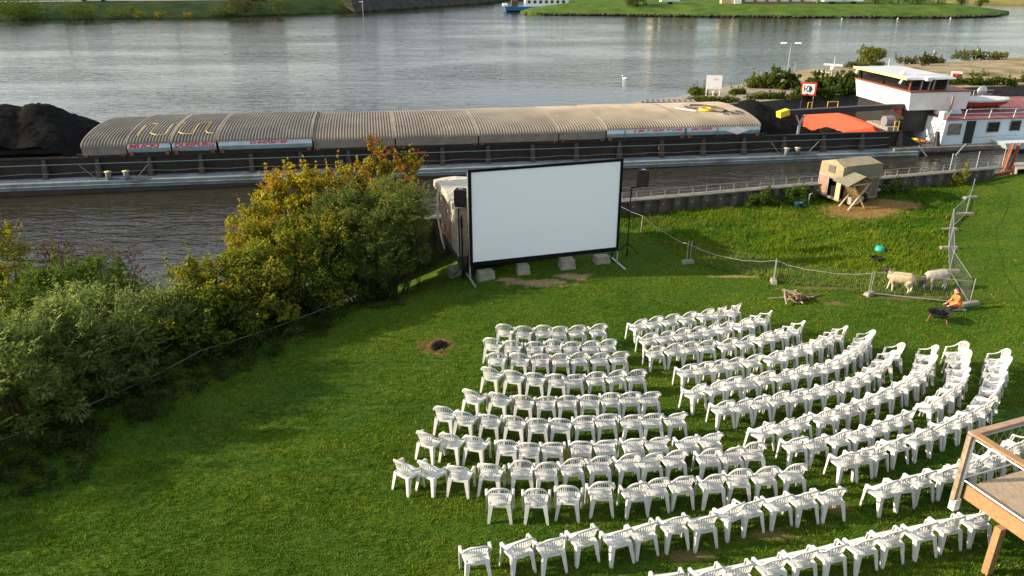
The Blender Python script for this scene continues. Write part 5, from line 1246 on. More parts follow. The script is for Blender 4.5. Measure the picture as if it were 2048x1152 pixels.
# concrete blocks
bl_lab = ['concrete block under the left corner of the screen', 'second concrete block from the left under the screen', 'third concrete block under the screen, beside the bare earth', 'concrete block under the right end of the screen', 'concrete block under the painted end wall of the hut']
for i, (x, y, w, d, h, a) in enumerate([(-.98, 26.72, .66, .45, .36, .35), (.42, 27.1, .5, .45, .34, .2), (2.1, 27.65, .6, .48, .38, .25), (3.5, 28.25, .62, .45, .3, .3), (-2.25, 28.5, .5, .7, .36, .3)]):
    o = MB().hexa([(-w / 2, -d / 2, -.05), (w / 2, -d / 2, -.05), (w / 2, d / 2, -.05), (-w / 2, d / 2, -.05)], [(-w / 2 + .04, -d / 2 + .03, h), (w / 2 - .03, -d / 2 + .05, h), (w / 2 - .05, d / 2 - .03, h), (-w / 2 + .02, d / 2 - .03, h)]).build('concrete_block', M['concrete'], bevel=.03)
    o.location = (x, y, gz(x, y)); o.rotation_euler = (0, 0, a); tag(o, bl_lab[i], 'block', 'concrete blocks')

# ------------------------------------------------------------------ fence round the meadow
M['fence_wire'] = mat('fence_wire', (0.2, 0.2, 0.19), 0.6, 0.3)
def fpost(name, x, y, lab, h=.92, twin=True, foot_len=.5, rz=0.0, lean=0.0):
    t = empty(name, (x, y, gz(x, y)), rz, lab, 'fence post', 'fence posts of the meadow')
    for dx in ((-.07, .07) if twin else (0,)): MB().tube((dx, 0, 0), (dx + lean, 0, h), .017, 8).build('post', M['galv'], t)
    mb = MB(); mb.hexa([(-foot_len / 2, -.12, -.02), (foot_len / 2, -.12, -.02), (foot_len / 2, .12, -.02), (-foot_len / 2, .12, -.02)], [(-foot_len / 2 + .05, -.09, .13), (foot_len / 2 - .05, -.09, .13), (foot_len / 2 - .05, .09, .13), (-foot_len / 2 + .05, .09, .13)])
    mb.build('concrete_foot', M['concrete'], t, bevel=.02)
FP = [(6.85, 28.08), (9.58, 26.18), (12.6, 25.03), (15.64, 24.14), (16.52, 27.15), (17.85, 29.77), (19.01, 31.96), (20.94, 34.22), (22.45, 36.61)]
FL = ['twin fence post nearest the screen', 'twin fence post behind the firewood pile', 'twin fence post left of the sheep', 'corner fence post behind the kneeling child', 'fence post first behind the corner', 'fence post second behind the corner',
      'fence post third behind the corner', 'fence post fourth behind the corner', 'farthest fence post by the quay wall']
for i, ((x, y), l) in enumerate(zip(FP, FL)):
    fpost('fence_post', x, y, l, .9 if i < 3 else 1.0, i < 3, .5 if i < 3 else .8, [.2, 1.4, .6, .3, .05, .05, .1, .1, .2][i], .0)
o = MB().tube((0, 0, 0), (.03, 0, .75), .022, 6).build('wooden_stake', M['wood_grey']); o.location = (5.59, 31.83, gz(5.59, 31.83)); tag(o, 'thin wooden stake right of the screen', 'stake')
def panel(a, b, h, lab, lean=0.0, nw=0.06, bars=True):
    (ax, ay), (bx, by) = a, b
    L = math.hypot(bx - ax, by - ay)
    t = empty('wire_fence', (ax, ay, gz(ax, ay) + .06), math.atan2(by - ay, bx - ax), lab, 'fence panel', 'wire fence panels', rx=lean)
    dz = gz(bx, by) - gz(ax, ay); t.rotation_euler.y = -math.atan2(dz, L)
    if bars:
        for nm, p, q in (('frame_tube', (0.08, 0, .02), (L - .08, 0, .02)), ('frame_tube', (0.08, 0, h), (L - .08, 0, h))): MB().tube(p, q, .016 if p[2] < .1 else .009, 6).build(nm, M['galv'], t)
    mb = MB(); wire_net(mb, L - .16, h - .04, int(L / nw), 5, .0016, .03, .08, 0); mb.build('wire_mesh', M['fence_wire'], t)
PLb = ['wire fence panel right of the screen', 'wire fence panel behind the firewood pile', 'wire fence panel in front of the sheep', 'wire fence panel behind the kneeling child', 'second wire fence panel on the right side of the meadow', 'third wire fence panel on the right side of the meadow', 'fourth wire fence panel on the right side of the meadow', 'farthest wire fence panel on the right side of the meadow']
for i in range(8): panel(FP[i], FP[i + 1], .82 if i < 3 else .92, PLb[i], 0 if i != 3 else R(-7), .07 if i < 2 else .06, i >= 2)
MB2 = MB(); cord = mat('white_cord', (0.45, 0.45, 0.41), 0.7, var=0.05)
pts = [(4.3, 32.6, 1.2), (5.6, 31.83, .72), (6.3, 29.8, .62), (6.85, 28.08, .78), (8.2, 27.0, .62), (9.58, 26.18, .85), (11.0, 25.55, .68), (12.6, 25.03, .82)]
fine = []
for a, b in zip(pts[:-1], pts[1:]):
    for k_ in range(8):
        t = k_ / 8; fine.append((a[0] + (b[0] - a[0]) * t, a[1] + (b[1] - a[1]) * t, a[2] + (b[2] - a[2]) * t - .06 * math.sin(math.pi * t) + .012 * math.sin(k_ * 2.1)))
fine.append(pts[-1])
tag(MB2.path(fine, .0065, 5).build('barrier_rope', cord), 'white rope running from the screen along the meadow fence posts', 'rope')
fine = []
for a, b in zip([(-11.8, 14.88, .7), (-9.1, 19.59, .62), (-5.53, 24.06, .6)][:-1], [(-11.8, 14.88, .7), (-9.1, 19.59, .62), (-5.53, 24.06, .6)][1:]):
    for k_ in range(10):
        t = k_ / 9; x, y = a[0] + (b[0] - a[0]) * t + .35, a[1] + (b[1] - a[1]) * t - .25; fine.append((x, y, gz(x, y) + .6 - .15 * math.sin(math.pi * t)))
tag(MB().path(fine, .0045, 5).build('barrier_rope', mat('grey_cord', (0.25, 0.27, 0.24), 0.8, var=0.05)), 'thin pale rope strung along the foot of the left bushes', 'rope')

# ------------------------------------------------------------------ bodies: overlapping tapered limbs fused into one skin
def fused(name, limbs, voxel, mats, parent=None, smooth_it=6, assign=None):
    """limbs: lists of (x,y,z,r) chains"""
    bm = bmesh.new()
    for ch in limbs:
        for (p, q) in zip(ch, ch[1:] if len(ch) > 1 else ch):
            a, b = Vector(p[:3]), Vector(q[:3])
            n = max(1, int((b - a).length / (min(p[3], q[3]) * .32)))
            for k_ in range(n + 1):
                t = k_ / n
                bmesh.ops.create_icosphere(bm, subdivisions=2, radius=p[3] + (q[3] - p[3]) * t, matrix=Matrix.Translation(a.lerp(b, t)))
    me = bpy.data.meshes.new(name); bm.to_mesh(me); bm.free()
    o = bpy.data.objects.new(name, me); COL.objects.link(o)
    r_ = o.modifiers.new('r', 'REMESH'); r_.mode = 'VOXEL'; r_.voxel_size = voxel
    s = o.modifiers.new('s', 'SMOOTH'); s.factor = .5; s.iterations = smooth_it
    bpy.context.view_layer.update()
    me2 = bpy.data.meshes.new_from_object(o.evaluated_get(bpy.context.evaluated_depsgraph_get()))
    bpy.data.objects.remove(o)
    me2.materials.clear()
    for m in mats: me2.materials.append(m)
    if assign:
        for p in me2.polygons: p.material_index = assign(p.center)
    me2.polygons.foreach_set('use_smooth', [True] * len(me2.polygons))
    return link(bpy.data.objects.new(name, me2), parent)

M['wool'] = mat('sheep_wool', (0.5, 0.39, 0.25), 0.95, var=0.18, scale=9, bump=0.9, bscale=45, dirt=(0.4, 0.3, 0.18), dscale=3, damt=0.5)
M['wool2'] = mat('sheep_wool_grey', (0.42, 0.36, 0.31), 0.95, var=0.18, scale=9, bump=0.9, bscale=45, dirt=(0.3, 0.25, 0.2), dscale=3, damt=0.5)
M['sheep_face'] = mat('sheep_face', (0.025, 0.018, 0.016), 0.8, var=0.3)
M['sheep_leg'] = mat('sheep_leg', (0.7, 0.66, 0.58), 0.85, var=0.1)
def sheep(label, x, y, rz, wool, head, headc):
    t = empty('sheep', (x, y, gz(x, y)), rz, label, 'sheep')
    neck, hd, mz = head
    body = [[(-.40, 0, .60, .17), (-.30, 0, .62, .215), (-.05, 0, .60, .235), (.2, 0, .60, .215), (.34, 0, .63, .17), (*neck, .115), (*hd, .088), (*mz, .05)], [(-.5, 0, .66, .05), (-.56, 0, .5, .035)]]
    for s, sh in ((-1, .06), (1, -.05)):
        body.append([(.27, .11 * s, .5, .08), (.28 + sh, .115 * s, .3, .04), (.29 + sh * 1.6, .115 * s, .05, .03), (.32 + sh * 1.6, .115 * s, .03, .032)])
        body.append([(-.34, .12 * s, .5, .13), (-.3 - sh, .125 * s, .37, .075), (-.42 - sh, .125 * s, .24, .04), (-.39 - sh, .125 * s, .05, .03), (-.36 - sh, .125 * s, .03, .032)])
    for s in (-1, 1): body.append([(hd[0] - .05, .08 * s, hd[2] + .05, .03), (hd[0] - .09, .17 * s, hd[2] + .01, .022)])
    hx = neck[0] * .75 + hd[0] * .25
    def asg(c):
        if c.z < .33 and not (c.x > hx): return 2
        if c.x > hx: return 1
        return 0
    fused('body', body, .02, [wool, headc, M['sheep_leg']], t, 8, asg)
    t.scale = (.9, .9, .93)
    return t
sheep('cream sheep with black head walking left behind the wire fence', 13.75, 25.35, math.atan2(.42, -.9), M['wool'], ((.44, 0, .78), (.58, 0, .88), (.70, 0, .82)), M['sheep_face'])
sheep('pale grey sheep grazing with its dark head lowered, behind the cream sheep', 15.15, 25.55, math.atan2(-.12, -1), M['wool2'], ((.48, 0, .5), (.6, 0, .3), (.66, 0, .17)), M['sheep_face'])

# ------------------------------------------------------------------ child in orange kneeling by the fence corner
skin = mat('skin', (0.52, 0.3, 0.2), 0.6, var=0.06); orange_cloth = mat('orange_shirt', (0.78, 0.17, 0.03), 0.85, var=0.1, scale=14); dark_cloth = mat('dark_shorts', (0.045, 0.025, 0.022), 0.9, var=0.2); hair_m = mat('brown_hair', (0.075, 0.03, 0.016), 0.7, var=0.3, scale=30)
pe = empty('person', (15.0, 23.78, gz(15.0, 23.78)), R(186), 'child in an orange T-shirt kneeling on the grass at the fence corner', 'person')
limbs = [[(-.05, 0, .19, .105), (.0, 0, .32, .095), (.05, 0, .44, .1), (.085, 0, .53, .06), (.105, 0, .57, .042), (.12, 0, .62, .05)], [(.12, 0, .665, .082), (.125, 0, .715, .085)], [(.16, 0, .63, .045), (.17, 0, .645, .045)], [(.212, 0, .665, .012), (.218, 0, .66, .012)]]
for s in (-1, 1):
    limbs += [[(.06, .08 * s, .51, .05), (.075, .125 * s, .49, .042), (.14, .15 * s, .34, .032), (.15, .148 * s, .32, .03), (.28, .11 * s, .24, .024), (.32, .10 * s, .225, .028), (.36, .095 * s, .215, .024)],
              [(-.04, .07 * s, .17, .085), (.14, .085 * s, .17, .075), (.31, .1 * s, .12, .058)], [(.31, .1 * s, .09, .055), (.1, .11 * s, .065, .048), (-.08, .11 * s, .045, .034), (-.14, .11 * s, .045, .033), (-.24, .11 * s, .03, .028)], [(.115, .082 * s, .665, .016), (.11, .09 * s, .68, .016)]]
    for k_, l in enumerate((.062, .072, .07, .055)): limbs.append([(.365, (.075 + .014 * k_) * s, .215, .009), (.365 + l * .6, (.073 + .015 * k_) * s, .205, .0085), (.36 + l, (.074 + .015 * k_) * s, .185, .008)])
    limbs.append([(.325, .075 * s, .225, .011), (.35, .055 * s, .21, .0095), (.375, .052 * s, .195, .008)])
fused('body', limbs, .011, [skin], pe, 3)
sh = [[(-.06, 0, .2, .122), (.0, 0, .32, .108), (.05, 0, .44, .112), (.07, 0, .51, .085), (.085, 0, .545, .058)], [(-.02, 0, .21, .12), (.12, 0, .215, .09)]]
for s in (-1, 1): sh += [[(.05, .07 * s, .5, .062), (.08, .13 * s, .47, .052), (.115, .145 * s, .39, .046)], [(-.03, .06 * s, .2, .1), (.16, .07 * s, .19, .085)]]
fused('shirt', sh, .014, [orange_cloth], pe, 4)
so = []
for s in (-1, 1): so += [[(.1, .085 * s, .165, .086), (.24, .095 * s, .14, .075), (.33, .1 * s, .115, .066)]]
fused('shorts', so, .014, [dark_cloth], pe, 4)
fused('hair', [[(.1, 0, .70, .092), (.115, 0, .735, .086)], [(.065, 0, .66, .07), (.06, 0, .63, .05)]], .014, [hair_m], pe, 3)
for s in (-1, 1):
    MB().lathe([(.0, -.012), (.012, 0), (.0, .012)], (.198, .032 * s, .69), 8).build('eye', M['black'], pe)
    MB().hexa([(-.3, .11 * s - .03, .0), (-.14, .11 * s - .035, .0), (-.14, .11 * s + .035, .0), (-.3, .11 * s + .03, .0)], [(-.28, .11 * s - .025, .06), (-.15, .11 * s - .03, .075), (-.15, .11 * s + .03, .075), (-.28, .11 * s + .025, .06)]).build('shoe', mat('pale_shoe', (0.55, 0.5, 0.42), 0.8), pe, bevel=.012)

# ------------------------------------------------------------------ fire bowl, firewood, tubs
fb = empty('fire_bowl', (13.85, 22.75, gz(13.85, 22.75)), .4, 'black steel fire bowl on short legs on the lawn', 'fire bowl')
mb = MB(); mb.lathe([(.1, .2), (.25, .235), (.35, .32), (.37, .345), (.365, .355), (.33, .325), (.22, .255), (.0, .24)], n=26); mb.build('bowl', mat('burnt_steel', (0.03, 0.026, 0.024), 0.6, .3, var=0.4), fb, True)
for a in (.6, 2.7, 4.8): MB().bar((.26 * math.cos(a), .26 * math.sin(a), .26), (.34 * math.cos(a), .34 * math.sin(a), 0), .04, .04).build('leg', M['rust'], fb)
mb = MB(); r_ = random.Random(5)
for k_ in range(26):
    a, q = r_.uniform(0, 6.28), r_.uniform(0, .27); mb.box((q * math.cos(a), q * math.sin(a), .285 + .1 * q), (.07, .06, .05), r_.uniform(0, 3))
mb.build('charcoal', M['coal'], fb)
# loose firewood: each stick lies on its own
wl_ = ['pale split log', 'grey stick', 'brown branch', 'short dark log']
r_ = random.Random(12)
wm = [mat('split_wood', (0.5, 0.36, 0.24), 0.85, var=0.25), mat('grey_stick', (0.3, 0.25, 0.2), 0.9, var=0.3), mat('brown_branch', (0.22, 0.13, 0.08), 0.9, var=0.3), mat('dark_log', (0.11, 0.075, 0.05), 0.9, var=0.3)]
for k_ in range(32):
    a = r_.uniform(0, math.pi); L = r_.uniform(.4, .85); q = abs(r_.gauss(0, .26)); b = r_.uniform(0, 6.28)
    lv = k_ / 30.0; ty = k_ % 4
    x, y = 9.85 + q * 1.4 * math.cos(b) * (1.25 - .7 * lv), 24.5 + q * math.sin(b) * (1.2 - .7 * lv)
    z = gz(x, y) + .03 + .2 * lv
    mb = MB(); rr = r_.uniform(.016, .032)
    tl = r_.uniform(-.3, .3) if lv > .2 else 0
    mb.path([(-L / 2, 0, -L / 2 * tl), (-L * .1, r_.uniform(-.03, .03), 0), (L / 2, r_.uniform(-.03, .03), L / 2 * tl)], [rr, rr * 1.05, rr * .8], 6)
    o = mb.build('firewood', wm[ty]); o.location = (x, y, z + abs(L / 2 * tl) * .5); o.rotation_euler = (0, 0, a)
    tag(o, wl_[ty] + ' in the loose firewood pile near the meadow fence', 'firewood', 'firewood pile: ' + wl_[ty] + ' pieces')
tb = empty('feed_tub', (14.86, 29.42, gz(14.86, 29.42)), 0, 'turquoise plastic feed tub lying upside down in the meadow', 'tub')
mb = MB(); mb.lathe([(.19, 0), (.2, .03), (.185, .05), (.175, .14), (.13, .19), (.0, .2)], n=20); mb.build('shell', mat('turquoise_plastic', (0.01, 0.33, 0.27), 0.45, var=0.08), tb, True)
tb = empty('water_trough', (14.25, 28.3, gz(14.25, 28.3)), 0, 'low black rubber water trough in the meadow', 'trough')
mb = MB(); mb.lathe([(.15, 0), (.19, .03), (.22, .15), (.2, .15), (.17, .06), (.0, .05)], n=20); mb.build('shell', M['black'], tb, True)
bb = empty('blue_bucket', (13.6, 35.35, gz(13.6, 35.35)), 0, 'dark blue bucket by the nettles left of the trailer', 'bucket')
mb = MB(); mb.lathe([(.15, 0), (.2, .26), (.22, .28), (.19, .28), (.14, .05), (.0, .04)], n=16); mb.build('shell', mat('blue_plastic', (0.02, 0.06, 0.12), 0.35), bb, True)
o = MB().path([(0, 0, 0), (0, 0, .55), (.03, 0, .62), (.12, 0, .62)], .025, 6).build('standpipe', M['galv']); o.location = (14.15, 35.6, gz(14.15, 35.6)); tag(o, 'short bent standpipe left of the horse trailer', 'pipe')

# ------------------------------------------------------------------ horse trailer used as a sheep shelter
ty_ = R(20)
tr_ = empty('horse_trailer', (15.55, 35.55, gz(15.6, 35.6)), ty_, 'old horse trailer with beige canvas hood and open side door', 'trailer')
canvas = mat('beige_canvas', (0.27, 0.225, 0.14), 0.9, var=0.1, scale=3, bump=0.3, bscale=9, dirt=(0.17, 0.145, 0.09), dscale=1.6, damt=0.6); green_tin = mat('grey_green_tarp', (0.17, 0.165, 0.115), 0.85, var=0.12, scale=3, dirt=(0.15, 0.15, 0.11), dscale=2, damt=0.4)
tw, tl, f0, f1, f2 = 1.5, 2.3, .32, 1.25, 1.88
body_m = mat('trailer_boards', (0.12, 0.095, 0.075), 0.8, var=0.25, scale=5)
MB().box((tl / 2, tw / 2, f0 - .04), (tl, tw, .1)).build('floor_frame', M['wood_grey'], tr_)
for nm, c, d in (('side_wall', (tl / 2 + .1, .02, (f0 + f1) / 2), (tl - .25, .04, f1 - f0)), ('side_wall', (tl / 2, tw - .02, (f0 + f1) / 2), (tl, .04, f1 - f0)), ('end_wall', (tl - .02, tw / 2, (f0 + f1) / 2), (.04, tw - .1, f1 - f0))): MB().box(c, d).build(nm, body_m, tr_)
for x in np.linspace(.3, tl - .1, 6): MB().box((float(x), -.012, (f0 + f1) / 2), (.05, .03, f1 - f0)).build('wall_batten', M['wood_grey'], tr_)
dr = MB().box((-.02, tw * .76, .8), (.04, .6, .92)).build('door', mat('red_brown_door', (0.3, 0.17, 0.12), 0.7, var=0.15, scale=4), tr_)
fr = MB()
for c, d in (((-.035, tw * .76, 1.27), (.05, .68, .05)), ((-.035, tw * .76, .34), (.05, .68, .05)), ((-.035, tw * .76 + .32, .8), (.05, .05, .9)), ((-.035, tw * .76 - .32, .8), (.05, .05, .9))): fr.box(c, d)
fr.build('door_frame', M['galv'], dr)
MB().box((-.01, .14, .8), (.05, .28, .96)).build('end_board', M['wood_pale'], tr_)
MB().box((.9, .75, .6), (1.6, 1.2, .5)).build('inner_block', M['black'], tr_)  # plain black block filling the inside of the trailer
# canvas hood: walls then hipped roof
q0 = [(-.03, -.03), (tl + .03, -.03), (tl + .03, tw + .03), (-.03, tw + .03)]
mb = MB(); b0 = [(x, y, f1 - .03) for x, y in q0]; b1 = [(x * .985 + .02, y * .97 + .02, f2) for x, y in q0]
ridge = [(.12, tw / 2, f2 + .22), (tl - .12, tw / 2, f2 + .2)]
mb.add(b0 + b1 + ridge, [(0, 1, 5, 4), (1, 2, 6, 5), (2, 3, 7, 6), (3, 0, 4, 7), (4, 5, 9, 8), (6, 7, 8, 9), (7, 4, 8), (5, 6, 9)])
hd = mb.build('canvas_hood', [canvas], tr_)
MB().box((-.035, tw * .48, 1.66), (.03, .42, .34)).build('window_flap', mat('window_mesh', (0.13, 0.1, 0.08), 0.9, var=0.2), hd)
side = MB().box((tl / 2, -.045, 1.64), (tl * .93, .012, .6)).build('side_flap', green_tin, hd)
for x in (1.25,):
    for y in (-.06, tw + .06):
        w = MB().tube((x, y - .08, .3), (x, y + .08, .3), .3, 18).build('wheel', M['black'], tr_); MB().tube((x, y - .085, .3), (x, y + .085, .3), .13, 12).build('rim', M['galv'], w)
mb = MB(); mb.path([(.88, -.16, .3), (.95, -.16, .55), (1.25, -.16, .68), (1.55, -.16, .55), (1.62, -.16, .3)], .05, 5); mb.build('mudguard', M['wood_grey'], tr_)
MB().box((.62, -.25, .32), (.5, .3, .34)).build('mounting_step', M['galv'], tr_)
MB().bar((tl, tw / 2, .3), (tl + .9, tw / 2, .32), .1, .1).build('drawbar', M['galv'], tr_)
# hay rack with little gable roof
hr = empty('hay_rack', (16.2, 35.0, gz(16.2, 35.0)), R(14), 'wooden X-legged hay rack with grey green gable roof in front of the trailer', 'hay rack')
for y in (-.05, .62):
    MB().bar((-.48, y, 0), (.5, y, 1.35), .06, .07, (0, 1, 0)).build('leg', M['wood_pale'], hr); MB().bar((.48, y + .03, 0), (-.5, y + .03, 1.35), .06, .07, (0, 1, 0)).build('leg', M['wood_pale'], hr)
MB().bar((-.45, -.09, 1.24), (.46, -.09, 1.28), .05, .07, (0, 1, 0)).build('cross_bar', M['wood_pale'], hr)
MB().bar((-.3, -.08, .28), (.1, -.08, .42), .05, .05, (0, 1, 0)).build('cross_bar', M['wood_pale'], hr)
for s in (-1, 1):
    mb = MB(); mb.hexa([(s * .02, -.3, 1.64), (s * .85, -.3, 1.24), (s * .85, .9, 1.24), (s * .02, .9, 1.64)], [(s * .02, -.3, 1.67), (s * .86, -.3, 1.27), (s * .86, .9, 1.27), (s * .02, .9, 1.67)]); mb.build('roof_panel', green_tin, hr)
    for k_ in range(6): MB().bar((s * .06, -.02 + k_ * .12, .62), (s * .42, -.02 + k_ * .12, 1.12), .025, .025).build('rack_slat', M['wood_pale'], hr)
def straw_mesh(name, n, fx, parent, colour, ln=.16):
    v = np.empty((n, 4, 3)); r = np.random.RandomState(n)
    for i in range(n):
        p = np.array(fx(r)); a = r.uniform(0, 6.28); L = ln * r.uniform(.5, 1.3); w = .007
        d = np.array([math.cos(a), math.sin(a), r.normal(0, .25)]); s = np.array([-math.sin(a), math.cos(a), 0]) * w
        v[i] = [p - d * L / 2 - s, p + d * L / 2 - s, p + d * L / 2 + s, p - d * L / 2 + s]
    c = np.array(colour) * r.uniform(.6, 1.35, (n, 1))
    return np_mesh(name, v.reshape(-1, 3), np.arange(4 * n).reshape(-1, 4), M['leaf'], parent, np.repeat(c, 4, 0))
straw_mesh('hay', 500, lambda r: (r.uniform(-1, 1) * .3 * (lambda z: (z - .5) * 1.6)(1.0), r.uniform(0, .6), r.uniform(.6, 1.1)), hr, (.5, .34, .1), .3)
def on_straw(r):
    e = STRAW[0] if r.rand() < .62 else STRAW[1]
    while True:
        a, b = r.uniform(-1.15, 1.15, 2)
        if a * a + b * b < 1.0 + .5 * r.rand() - .2: break
    x, y = e[0] + a * e[2], e[1] + b * e[3]
    return (x, y, gz(x, y) + r.uniform(.005, .05))
st_ = straw_mesh('straw', 16000, on_straw, None, (.52, .37, .16), .17); tag(st_, 'golden straw scattered on the ground around the horse trailer', 'straw', kind='stuff')

# ------------------------------------------------------------------ charred fire pit
fp = empty('fire_pit', (-2.23, 20.95, gz(-2.23, 20.95)), 0, 'small burnt fire pit with charred wood in the lawn left of the chairs', 'fire pit')
r_ = random.Random(3); mb = MB()
for k_ in range(26):
    a, q = r_.uniform(0, 6.28), r_.uniform(0, .26); x, y = q * math.cos(a), q * math.sin(a); b = r_.uniform(0, 3); L = r_.uniform(.05, .14)
    mb.bar((x - L * math.cos(b), y - L * math.sin(b), .025), (x + L * math.cos(b), y + L * math.sin(b), .04 + r_.uniform(0, .03)), .03, .025)
mb.build('charred_wood', M['coal'], fp)

# ------------------------------------------------------------------ timber viewing deck, lower right
dk = empty('timber_deck', (8.46, 11.82, 0), math.atan2(.352, .936), 'raised timber viewing deck with wire net railing in the lower right corner', 'deck')
DZ = 2.0
pw = .142
pmsh = MB().box((0, -3.3, DZ - .014), (pw - .008, 6.4, .028)).mesh('plank', M['wood_deck'])
for i in range(34):
    o = link(bpy.data.objects.new('plank', pmsh), dk); o.location = (.12 + i * pw, 0, nr.normal(0, .0015))
MB().box((.03, -3.3, DZ - .19), (.075, 6.6, .3)).build('edge_beam', M['wood_beam'], dk)
MB().box((2.5, -.06, DZ - .19), (4.85, .07, .26)).build('edge_beam', M['wood_beam'], dk)
for y in (-1.6, -3.2, -4.8): MB().box((2.5, y, DZ - .13), (4.8, .08, .2)).build('joist', M['wood_beam'], dk)
for x, y in ((-.06, -.85), (4.7, -.85), (-.06, -5.4), (4.7, -5.4)):
    wx, wy = 8.3 + x * .936 - y * .352, 11.8 + x * .352 + y * .936
    MB().box((x, y, (gz(wx, wy) - .1 + DZ - .35) / 2), (.15, .13, DZ - .25 - gz(wx, wy))).build('support_leg', M['wood_beam'], dk, bevel=.008)
for x, y in ((-.07, .06), (-.07, -2.6), (-.07, -5.2), (2.4, .06), (4.8, .06)):
    MB().box((x, y, DZ + .3), (.065, .065, 1.45)).build('railing_post', M['white'], dk)
    MB().box((x - .075, y + .015, DZ + .3), (.07, .09, 1.44)).build('post_cladding', M['wood_grey'], dk)
    MB().box((x - .02, y, DZ - .5), (.15, .12, .24)).build('post_foot', M['white'], dk)
MB().box((-.05, -3.05, DZ + 1.04), (.15, 6.4, .045)).build('hand_rail', M['wood_beam'], dk, bevel=.006)
MB().box((2.42, .09, DZ + 1.04), (5.1, .13, .05)).build('hand_rail', M['wood_rail'], dk, bevel=.006)
for z in (.95, .06):
    MB().tube((-.07, .05, DZ + z), (-.07, -6.2, DZ + z), .017, 7).build('rail_tube', M['galv'], dk)
    MB().tube((-.07, .06, DZ + z), (4.9, .06, DZ + z), .017, 7).build('rail_tube', M['galv'], dk)
mb = MB()
for i in range(31):
    y = .05 - i * .2
    for sgn in (1, -1):
        a, b = y, y - .42 * sgn
        if -6.2 < b < .1: mb.tube((-.07, a, DZ + .06), (-.07, b, DZ + .95), .0015, 3, cap=False)
for i in range(25):
    x = -.07 + i * .2
    for sgn in (1, -1):
        b = x + .42 * sgn
        if -.1 < b < 4.9: mb.tube((x, .06, DZ + .06), (b, .06, DZ + .95), .0015, 3, cap=False)
mb.build('wire_net', M['galv'], dk)
MB().path([(.02, -1.02, .95), (.25, -1.5, 1.25), (.1, -2.6, 1.62)], .008, 4).build('cable', M['black'], dk)

